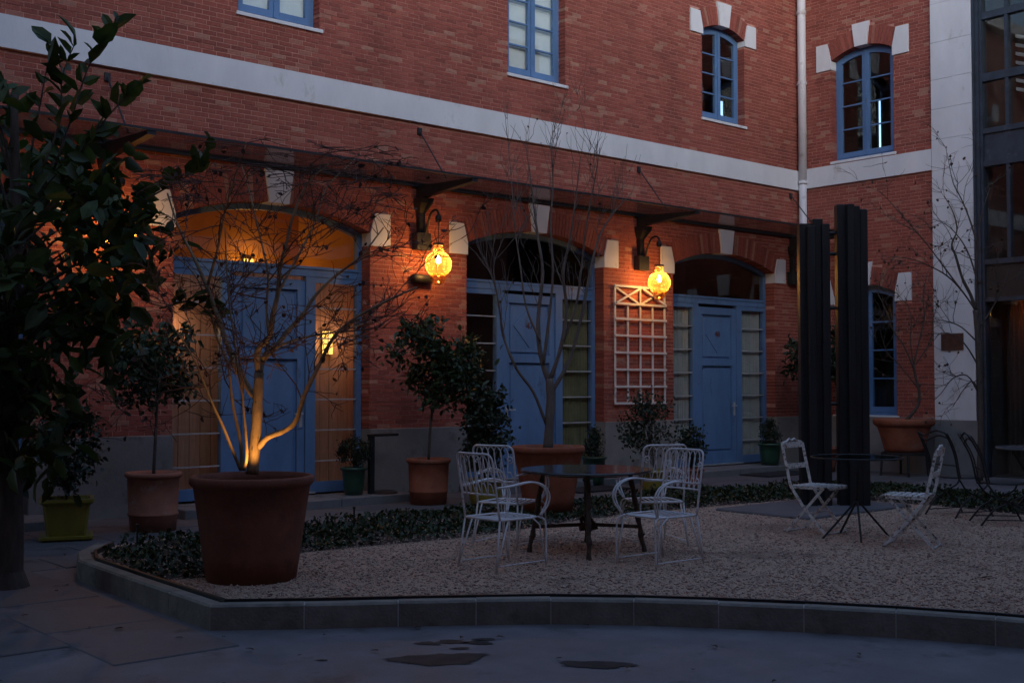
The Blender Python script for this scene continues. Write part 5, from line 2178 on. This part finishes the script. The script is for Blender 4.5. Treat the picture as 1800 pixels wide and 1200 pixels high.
def berries(t, tips, seed, frac=0.15, r=0.022):
    rs = np.random.RandomState(seed)
    tp = np.array([tuple(p) for p in tips])
    tp = tp[rs.uniform(size=len(tp)) < frac]
    N = len(tp)
    o8 = np.array([(1, 0, 0), (0, 1, 0), (-1, 0, 0), (0, -1, 0), (0, 0, 1), (0, 0, -1)])
    V = tp[:, None, :] + o8[None] * (rs.uniform(0.6, 1.2, N) * r)[:, None, None] + np.array([0, 0, -r])[None, None]
    scatter_mesh('berries', V, [(0, 1, 4), (1, 2, 4), (2, 3, 4), (3, 0, 4), (1, 0, 5), (2, 1, 5), (3, 2, 5), (0, 3, 5)], rs.uniform(size=N), 'dry_leaf', t, smooth=True)


BIG_LIMBS = [
    (0.046, 0.036, [(0.001, -0.001, 0.784), (0.013, -0.011, 0.969), (0.025, -0.021, 1.184), (0.03, -0.026, 1.357), (0.036, -0.031, 1.551)]),
    (0.024, 0.007, [(0.032, -0.028, 0.982), (0.063, -0.128, 1.066), (0.131, -0.261, 1.12), (0.166, -0.364, 1.198), (0.184, -0.453, 1.393), (0.233, -0.569, 1.603), (0.285, -0.687, 1.811), (0.367, -0.831, 1.941), (0.506, -1.026, 2.062), (0.644, -1.219, 2.161)]),
    (0.027, 0.006, [(0.036, -0.031, 1.551), (0.086, -0.009, 1.661), (0.184, -0.027, 1.758), (0.275, -0.04, 1.874), (0.381, -0.065, 1.992), (0.487, -0.091, 2.155), (0.622, -0.141, 2.303), (0.812, -0.24, 2.479), (0.977, -0.316, 2.713)]),
    (0.027, 0.005, [(0.033, -0.028, 1.53), (0.014, -0.049, 1.724), (0.065, -0.13, 1.822), (0.07, -0.171, 1.976), (0.084, -0.22, 2.15), (0.082, -0.254, 2.34), (0.102, -0.309, 2.509), (0.125, -0.366, 2.719), (0.199, -0.466, 2.971), (0.30, -0.58, 3.10)]),
    (0.030, 0.006, [(0.03, -0.026, 1.348), (-0.001, 0.076, 1.443), (-0.048, 0.19, 1.618), (-0.075, 0.288, 1.796), (-0.096, 0.381, 1.976), (-0.139, 0.492, 2.225), (-0.19, 0.61, 2.455), (-0.262, 0.747, 2.712), (-0.308, 0.862, 2.995)]),
    (0.013, 0.005, [(-0.094, -0.051, 0.821), (-0.095, -0.094, 0.934), (-0.118, -0.118, 1.084), (-0.149, -0.136, 1.275), (-0.175, -0.157, 1.444), (-0.211, -0.17, 1.549), (-0.248, -0.182, 1.779), (-0.294, -0.187, 2.028), (-0.327, -0.202, 2.276), (-0.355, -0.222, 2.606)]),
    (0.014, 0.005, [(-0.064, 0.056, 0.814), (-0.138, 0.063, 0.98), (-0.208, 0.067, 1.144), (-0.278, 0.07, 1.282), (-0.35, 0.077, 1.444), (-0.423, 0.082, 1.613), (-0.513, 0.104, 1.78), (-0.629, 0.147, 1.946)]),
    (0.018, 0.005, [(-0.009, 0.14, 0.807), (0.008, 0.184, 0.961), (0.005, 0.245, 1.134), (-0.004, 0.312, 1.31), (-0.001, 0.368, 1.51), (0.006, 0.421, 1.64), (-0.035, 0.516, 1.821), (-0.071, 0.605, 2.077), (-0.142, 0.725, 2.354), (-0.318, 0.936, 2.588)]),
    (0.014, 0.004, [(0.055, -0.047, 1.651), (0.112, -0.031, 1.791), (0.126, 0.023, 2.056), (0.156, 0.063, 2.325), (0.129, 0.153, 2.641), (0.095, 0.249, 2.962), (0.067, 0.339, 3.196)]),
    (0.013, 0.004, [(0.126, -0.109, 1.746), (0.322, -0.114, 1.812), (0.505, -0.107, 1.852), (0.726, -0.132, 1.893), (1.002, -0.206, 1.991)]),
    (0.012, 0.004, [(0.141, -0.122, 2.158), (0.319, -0.111, 2.455), (0.485, -0.089, 2.737), (0.619, -0.039, 3.028), (0.859, -0.082, 3.28)]),
    (0.012, 0.004, [(-0.131, 0.51, 2.227), (-0.13, 0.344, 2.505), (-0.151, 0.197, 2.754), (-0.147, 0.028, 3.039), (-0.144, -0.139, 3.274)]),
]
MID_LIMBS = [
    (0.055, 0.045, [(-0.003, 0.002, 0.705), (0.012, -0.011, 1.042), (0.022, -0.019, 1.302), (0.013, -0.011, 1.53)]),
    (0.032, 0.006, [(0.008, -0.007, 1.485), (-0.032, 0.094, 1.812), (-0.018, 0.148, 2.22), (0.056, 0.15, 2.753), (0.049, 0.222, 3.157), (0.043, 0.293, 3.565), (0.036, 0.366, 4.044)]),
    (0.026, 0.005, [(0.018, -0.015, 1.511), (0.077, -0.133, 1.887), (0.093, -0.212, 2.307), (0.029, -0.224, 2.724), (0.054, -0.311, 3.107), (0.069, -0.39, 3.553), (0.073, -0.46, 3.996)]),
    (0.026, 0.005, [(0.027, -0.024, 1.367), (0.215, -0.12, 1.726), (0.35, -0.17, 2.188), (0.465, -0.204, 2.719), (0.582, -0.239, 3.157), (0.749, -0.317, 3.464), (0.947, -0.423, 3.707)]),
    (0.020, 0.005, [(-0.017, 0.015, 1.01), (-0.17, 0.059, 1.368), (-0.361, 0.136, 1.639), (-0.501, 0.169, 1.946), (-0.603, 0.169, 2.392), (-0.685, 0.152, 2.771), (-0.651, 0.034, 3.082)]),
    (0.020, 0.005, [(-0.041, 0.036, 1.693), (0.022, 0.007, 2.216), (0.071, -0.008, 2.742), (0.065, 0.023, 3.271), (0.099, 0.02, 3.803), (0.093, 0.052, 4.272)]),
    (0.016, 0.004, [(-0.47, 0.01, 1.637), (-0.521, 0.186, 2.011), (-0.486, 0.288, 2.339), (-0.48, 0.416, 2.673), (-0.496, 0.561, 2.946)]),
    (0.018, 0.004, [(0.131, -0.114, 1.954), (0.199, -0.251, 2.342), (0.207, -0.338, 2.792), (0.205, -0.415, 3.239), (0.236, -0.522, 3.748), (0.243, -0.607, 4.125)]),
    (0.014, 0.004, [(-0.066, 0.057, 1.954), (-0.149, 0.208, 2.35), (-0.159, 0.296, 2.816), (-0.169, 0.385, 3.287), (-0.155, 0.452, 3.764), (-0.151, 0.528, 4.314)]),
]
SMALL_LIMBS = [
    (0.030, 0.022, [(0.023, -0.02, 0.954), (0.176, -0.152, 1.203), (0.209, -0.18, 1.451), (0.159, -0.137, 1.749), (0.138, -0.119, 1.948)]),
    (0.016, 0.005, [(0.145, -0.125, 1.849), (0.02, -0.018, 2.247), (-0.128, 0.111, 2.546), (-0.237, 0.205, 2.946), (-0.348, 0.301, 3.245)]),
    (0.016, 0.005, [(0.138, -0.119, 1.948), (0.233, -0.202, 2.446), (0.289, -0.25, 2.796), (0.27, -0.234, 3.145), (0.334, -0.289, 3.546)]),
    (0.013, 0.004, [(0.159, -0.137, 1.749), (0.097, -0.084, 2.347), (0.115, -0.1, 2.746), (0.029, -0.025, 3.145)]),
    (0.012, 0.004, [(0.179, -0.155, 1.55), (-0.058, 0.05, 1.948), (-0.207, 0.179, 2.147), (-0.294, 0.254, 2.496)]),
    (0.012, 0.004, [(0.168, -0.145, 1.948), (0.36, -0.312, 2.347), (0.402, -0.348, 2.746), (0.48, -0.416, 3.045)]),
]
RIGHT_LIMBS = [
    (0.050, 0.045, [(-0.244, 0.211, 0.04), (-0.222, 0.192, 0.841), (-0.226, 0.195, 1.734), (-0.245, 0.212, 2.451), (-0.262, 0.227, 2.765)]),
    (0.030, 0.005, [(-0.262, 0.227, 2.765), (-0.347, 0.263, 3.005), (-0.467, 0.328, 3.254), (-0.571, 0.381, 3.61), (-0.643, 0.405, 3.786), (-0.607, 0.336, 4.006), (-0.672, 0.354, 4.271), (-0.803, 0.431, 4.535)]),
    (0.018, 0.004, [(-0.262, 0.227, 2.765), (-0.485, 0.34, 3.074), (-0.708, 0.454, 3.293), (-0.964, 0.596, 3.439), (-1.253, 0.767, 3.549), (-1.641, 1.023, 3.587)]),
    (0.016, 0.004, [(-0.23, 0.199, 3.8), (-0.26, 0.292, 4.167), (-0.319, 0.408, 4.538), (-0.371, 0.52, 4.819), (-0.389, 0.601, 5.286)]),
    (0.020, 0.006, [(-0.239, 0.207, 1.734), (-0.194, 0.234, 3.354), (-0.135, 0.249, 3.811), (-0.034, 0.228, 4.272), (0.122, 0.159, 4.736)]),
    (0.014, 0.004, [(-0.617, 0.269, 3.063), (-0.871, 0.409, 3.413), (-1.123, 0.549, 3.762), (-1.375, 0.688, 4.064), (-1.692, 0.882, 4.452), (-1.844, 0.934, 4.575)]),
    (0.014, 0.004, [(-0.254, 0.22, 2.271), (-0.529, 0.325, 2.491), (-0.79, 0.419, 2.575), (-1.049, 0.511, 2.613)]),
    (0.014, 0.004, [(-0.251, 0.217, 1.913), (-0.322, 0.345, 2.183), (-0.409, 0.486, 2.365), (-0.533, 0.659, 2.412), (-0.59, 0.775, 2.279)]),
    (0.014, 0.004, [(-0.242, 0.209, 1.466), (-0.446, 0.286, 1.734), (-0.685, 0.394, 1.689), (-0.891, 0.473, 1.468), (-1.062, 0.522, 1.336)]),
    (0.014, 0.004, [(-0.23, 0.199, 1.377), (-0.244, 0.3, 1.645), (-0.319, 0.453, 1.465), (-0.361, 0.577, 1.239)]),
    (0.016, 0.004, [(-0.245, 0.212, 2.451), (-0.122, 0.018, 2.805), (-0.048, -0.135, 3.158), (-0.007, -0.259, 3.598)]),
    (0.014, 0.004, [(-0.224, 0.193, 3.169), (-0.259, 0.356, 3.721), (-0.366, 0.581, 4.097), (-0.478, 0.811, 4.248)]),
]

t = thing('potted_tree', (-15.035, -5.685, GZ), 'large bare tree with amber lit trunk in the big dark pot at front left', 'potted tree')
pot_round(t, 0.335, 0.445, 0.775, 'terracotta_dark', 0.05)
paths = limb_tubes(t, BIG_LIMBS, 'bark')
r_ = random.Random(101)
tips = []
tw = MB()
grow_twigs(tw, paths[1:], r_, 3, 5, 0.62, 0.08, 0.28, 0.9, tips, zmax=3.15)
tag(tw.build('twigs', 'twig_bark', t), kind='stuff')
dry_leaves(t, tips, 5, 0.10, 0.045)
big_tree = t
# the small spot light in the pot that lights the trunk
sp = thing('spot_light', (-15.035 - 0.09, -5.685 - 0.24, GZ + 0.70), 'small black uplight in the soil of the big front left pot', 'spotlight')
b = MB()
b.lathe([(0.001, -0.02), (0.022, -0.02), (0.028, 0.0), (0.03, 0.04), (0.026, 0.042), (0.001, 0.036)], n=12)
b.build('head', 'black_steel', sp)
b = MB()
b.tube([(0, 0, -0.06), (0, 0, -0.018)], 0.006, 6)
b.build('spike', 'black_steel', sp)
sd = bpy.data.lights.new('spot_beam', 'SPOT')
sd.energy = 6
sd.color = (1.0, 0.47, 0.11)
sd.spot_size = R(95)
sd.spot_blend = 0.7
sd.shadow_soft_size = 0.02
so = bpy.data.objects.new('spot_beam', sd)
COL.objects.link(so)
so.parent = sp
so.location = (0, 0, 0.05)
so.rotation_euler = Vector((0.10, 0.22, 0.80)).to_track_quat('-Z', 'Y').to_euler()

t = thing('potted_tree', (-10.27, -3.82, GZ), 'bare upright tree in a wide terracotta pot behind the round table', 'potted tree')
pot_round(t, 0.27, 0.40, 0.76, 'terracotta', 0.05)
paths = limb_tubes(t, MID_LIMBS, 'bark_grey')
r_ = random.Random(102)
tips = []
tw = MB()
grow_twigs(tw, paths[1:], r_, 2, 5, 0.62, 0.6, 0.3, 0.65, tips, lift=0.08)
grow_twigs(tw, [(P[-8:], rd[-8:]) for P, rd in paths[1:]], r_, 1, 4, 0.6, 1.2, 0.2, 0.45, tips, lift=0.15)
tag(tw.build('twigs', 'bark_grey', t), kind='stuff')
dry_leaves(t, tips, 6, 0.06, 0.035)

t = thing('potted_tree', (-0.75, -2.65, 0), 'twisted bare tree in a raised wide terracotta bowl', 'potted tree')
b = MB()
b.lathe([(0.0, 0.42), (0.32, 0.42), (0.345, 0.50), (0.40, 0.70), (0.445, 0.84), (0.46, 0.865), (0.49, 0.88), (0.515, 0.91), (0.525, 0.97), (0.51, 1.0), (0.46, 0.99), (0.45, 0.94)], n=36, cap=False)
b.build('pot', 'terracotta', t, smooth=True)
b = MB()
b.lathe([(0.0, 0.955), (0.2, 0.95), (0.453, 0.93)], n=20, cap=False)
b.build('soil', 'soil', t)
b = MB()
b.tube([(0.37 * math.cos(2 * math.pi * i / 28), 0.37 * math.sin(2 * math.pi * i / 28), 0.40) for i in range(28)], 0.022, 6, closed=True)
b.build('stand_ring', 'black_iron', t)
for a in (40, 130, 220, 310):
    b = MB()
    c_, s_ = math.cos(R(a)), math.sin(R(a))
    b.tube([(0.37 * c_, 0.37 * s_, 0.40), (0.40 * c_, 0.40 * s_, 0.0)], 0.02, 6)
    b.build('stand_leg', 'black_iron', t)
paths = limb_tubes(t, SMALL_LIMBS, 'bark_dark')
r_ = random.Random(103)
tips = []
tw = MB()
grow_twigs(tw, paths[1:], r_, 2, 5, 0.55, 0.3, 0.3, 0.9, tips)
tag(tw.build('twigs', 'bark_dark', t), kind='stuff')
dry_leaves(t, tips, 7, 0.3, 0.05)

t = thing('bare_tree', (-1.744, -4.539, 0), 'bare dark tree with small round fruits in front of the white pilaster', 'tree')
RL = [(a, c, [(p[0] + 0.244, p[1] - 0.211, p[2]) for p in q]) for a, c, q in RIGHT_LIMBS]
paths = limb_tubes(t, RL, 'bark_dark')
r_ = random.Random(104)
tips = []
tw = MB()
grow_twigs(tw, paths[1:], r_, 2, 5, 0.65, 0.1, 0.25, 0.9, tips)
tag(tw.build('twigs', 'bark_dark', t), kind='stuff')
dry_leaves(t, tips, 8, 0.12, 0.05)
berries(t, tips, 9, 0.10, 0.028)

# ---- evergreen tree at the left edge, branches almost to the ground, large glossy leaves
t = thing('magnolia_tree', (-16.32, -4.12, 0), 'dark evergreen tree with large glossy leaves filling the left edge', 'tree')
stem(t, [(0, 0, 0), (0.02, 0.0, 0.6), (-0.02, 0.02, 1.5), (0.03, 0, 2.6), (0.0, 0, 3.9)], 0.13, 0.03)
b = MB()
b.lathe([(0.19, -0.01), (0.165, 0.05), (0.13, 0.14)], n=12, cap=False)
b.build('root_flare', 'bark_dark', t, smooth=True)
rs = np.random.RandomState(55)
cl = []
for zc, rr, n in ((0.95, 0.22, 6), (1.35, 0.38, 14), (1.75, 0.72, 28), (2.15, 1.0, 40), (2.6, 1.12, 40), (3.0, 1.05, 26), (3.35, 0.75, 12), (3.65, 0.45, 5)):
    for _ in range(n):
        a = rs.uniform(0, 6.28)
        q = rr * rs.uniform(0.15, 1.0) ** 0.6
        cl.append((q * math.cos(a), q * math.sin(a), zc + rs.uniform(-0.2, 0.2), rs.uniform(0.6, 1.2)))
for q in ((0.62, -0.50, 2.72), (0.70, -0.58, 2.78), (0.60, -0.60, 2.82), (0.74, -0.50, 2.70), (0.66, -0.52, 2.9)):
    cl.append((*q, 2.2))
# long single shoots at the top and towards the door (direction from trunk)
shoots = [[(0.25, -0.2, 3.3), (0.36, -0.30, 3.75), (0.46, -0.38, 4.15), (0.62, -0.52, 4.5)], [(0.1, -0.1, 3.4), (0.17, -0.14, 3.9), (0.22, -0.19, 4.3)],
          [(0.6, -0.5, 2.9), (0.85, -0.73, 3.1), (1.08, -0.92, 3.28), (1.2, -1.0, 3.5)], [(-0.05, 0.1, 3.3), (0.02, 0.05, 3.7), (-0.05, 0.05, 4.0)], [(0.3, -0.2, 3.2), (0.42, -0.42, 3.5), (0.6, -0.6, 3.8), (0.72, -0.64, 3.95)], [(0.15, -0.25, 3.3), (0.27, -0.28, 3.7), (0.30, -0.22, 4.05), (0.38, -0.3, 4.35)], [(0.9, -0.75, 2.2), (1.1, -0.92, 2.25), (1.25, -1.05, 2.1)]]
br = MB()
for q in cl[::2]:
    p = Vector(q[:3])
    a = Vector((0, 0, max(0.5, p.z - 0.5)))
    mid = a.lerp(p, 0.55) + Vector((0, 0, 0.08))
    br.tube([a, mid, p], [0.016, 0.010, 0.004], 5, cap=False)
tag(br.build('branches', 'bark_dark', t), kind='stuff')
sh_pos, sh_dir = [], []
for S in shoots:
    b = MB()
    P = smooth_path(S, 5)
    b.tube(P, lerp_list(0.010, 0.004, len(P)), 5)
    b.build('shoot', 'bark_dark', t, smooth=True)
    for i in range(2, len(P)):
        for _ in range(1 if i % 2 else 2):
            a = rs.uniform(0, 6.28)
            ax = (Vector(P[i]) - Vector(P[i - 1])).normalized()
            sd_ = Vector((math.cos(a), math.sin(a), rs.uniform(0.0, 0.9)))
            sh_pos.append(tuple(P[i]))
            sh_dir.append(tuple((ax * 0.6 + sd_).normalized()))
N = 1850
pos = clump_points(N, rs, cl, 0.13)
d, s, n = rand_frames(N, rs, (0, 0, -0.15))
pos = np.concatenate([pos, np.array(sh_pos)])
d = np.concatenate([d, np.array(sh_dir)])
ex = rs.normal(size=(len(sh_dir), 3))
s2 = np.cross(np.array(sh_dir), ex)
s2 /= np.linalg.norm(s2, axis=1)[:, None]
s = np.concatenate([s, s2])
n = np.cross(s, d)
fl_ = n[:, 2] < 0
n[fl_] *= -1
s[fl_] *= -1
N = len(pos)
LL = rs.uniform(0.11, 0.27, N)
WW = LL * rs.uniform(0.20, 0.27, N)
V = leaf_verts(pos, d, s, n, LL, WW)
tint = rs.uniform(size=N)
dep = np.array([view((p[0] - 16.32, p[1] - 4.12, p[2]))[2] for p in pos])
key = dep - 0.6 * (np.arange(N) >= 1850)
order = np.argsort(key)
mine = order[:300]
rest = order[300:]
scatter_mesh('foliage', V[rest], LEAF_F, tint[rest], 'leaf_magnolia', t)
lm = []
for k in range(6):
    me = bpy.data.meshes.new('leaf')
    vv = leaf_verts(np.zeros((1, 3)), np.array([[1., 0, 0]]), np.array([[0, 1., 0]]), np.array([[0, 0, 1.]]), np.array([1.0]), np.array([0.20 + 0.012 * k]))[0]
    me.from_pydata([tuple(p) for p in vv], [], LEAF_F)
    a = me.attributes.new('tint', 'FLOAT', 'FACE')
    a.data.foreach_set('value', [0.15 + 0.14 * k] * 6)
    me.materials.append(MATS['leaf_magnolia'])
    lm.append(me)
for q, i in enumerate(mine):
    o = bpy.data.objects.new('leaf', lm[q % 6])
    COL.objects.link(o)
    o.parent = t
    M = Matrix((d[i], s[i], n[i])).transposed().to_4x4()
    M.translation = Vector(pos[i])
    o.matrix_local = M @ Matrix.Diagonal((LL[i], LL[i], LL[i], 1))

# ---- low ivy ground cover in the bed
ivy_poly = [(-15.1, -3.35), (-14.5, -3.15), (-12.8, -3.02), (-10.8, -3.08), (-6.7, -3.12), (-5.1, -3.35), (-4.4, -4.3), (-4.1, -5.2), (-4.3, -6.3), (-4.5, -8.0), (-6.5, -8.0), (-6.2, -6.6), (-6.3, -5.0), (-6.6, -4.75), (-8.7, -4.55), (-10.5, -4.55),
            (-11.4, -4.75), (-12.4, -4.9), (-13.3, -4.8), (-14.0, -4.75), (-14.6, -5.1), (-15.1, -5.45), (-15.6, -5.35), (-15.55, -4.2), (-15.4, -3.7)]
rs = np.random.RandomState(61)
N = 34000
px = rs.uniform(-15.7, -4.0, N)
py = rs.uniform(-8.0, -3.0, N)
ok = inside(px, py, ivy_poly)
px, py = px[ok], py[ok]
hgt = 0.055 + 0.06 * np.sin(px * 2.1 + 1.3 * py) * np.sin(py * 3.1 + 0.5 * px) + 0.035 * np.sin(px * 7.3) * np.cos(py * 6.1)
N = len(px)
pos = np.stack([px, py, GZ + rs.uniform(0.0, 1.0, N) ** 0.6 * np.clip(hgt, 0.03, 0.2)], axis=1)
d, s, n = rand_frames(N, rs, (0, 0, 0.3))
n = np.where(n[:, 2:3] < 0, -n, n)
scatter_mesh('ivy', leaf_verts(pos, d, s, n, rs.uniform(0.03, 0.065, N), rs.uniform(0.010, 0.022, N)), LEAF_F, rs.uniform(size=N), 'leaf_ivy', label='low dark green ivy ground cover along the back of the gravel bed')
# soil under the ivy
bm_i = bmesh.new()
vs = [bm_i.verts.new((x, y, GZ + 0.004)) for x, y in ivy_poly]
f_ = bm_i.faces.new(vs)
bmesh.ops.triangulate(bm_i, faces=[f_])
me_ = bpy.data.meshes.new('bed_soil')
bm_i.to_mesh(me_)
bm_i.free()
me_.materials.append(MATS['soil'])
o = bpy.data.objects.new('bed_soil', me_)
COL.objects.link(o)
tag(o, 'dark soil strip under the ivy', kind='structure')

# small black irrigation stakes in the bed
for k, (x, y, h, lab) in enumerate(((-15.1, -3.75, 0.22, 'short black stake in the ivy at the left end of the bed'), (-12.75, -3.6, 0.2, 'short black stake in the ivy left of the terracotta citrus pot'),
                                    (-4.75, -4.4, 0.30, 'short black stake in the ivy below the terracotta bowl'))):
    s_ = thing('garden_stake', (x, y, GZ), lab, 'stake')
    b = MB()
    b.tube([(0, 0, -0.05), (0, 0, h)], 0.02 if k == 2 else 0.009, 8)
    b.build('shaft', 'black_iron', s_)
    b = MB()
    b.lathe([(0.001, h), (0.016, h), (0.016, h + 0.02), (0.001, h + 0.025)], n=8)
    b.build('cap', 'black_iron', s_)

# fallen leaves on the gravel, the kerb side and the paving
rs = np.random.RandomState(71)
N = 420
px = rs.uniform(-17.5, -6.0, N)
py = rs.uniform(-10.5, -1.0, N)
inb = inside(px, py, bed_poly)
pz = np.where(inb, GZ + 0.014, 0.016)
near = np.hypot(px + 15.2, py + 6.0)
keep = rs.uniform(size=N) < np.clip(1.15 - near / 6.0, 0.25, 1.0)
onk = ~inside(px, py, offset_path(bed_poly + [bed_poly[0]], -0.18)[:-1]) | inside(px, py, offset_path(bed_poly + [bed_poly[0]], 0.1)[:-1])
keep &= onk
px, py, pz = px[keep], py[keep], pz[keep]
N = len(px)
an = rs.uniform(0, 6.28, N)
d = np.stack([np.cos(an), np.sin(an), rs.uniform(-0.05, 0.2, N)], axis=1)
s = np.stack([-np.sin(an), np.cos(an), rs.uniform(-0.2, 0.2, N)], axis=1)
n = np.cross(d, s)
scatter_mesh('fallen_leaves', leaf_verts(np.stack([px, py, pz], axis=1), d, s, n, rs.uniform(0.03, 0.07, N), rs.uniform(0.008, 0.018, N)), LEAF_F, rs.uniform(size=N), 'dry_leaf', label='small dry brown leaves fallen on gravel and paving')
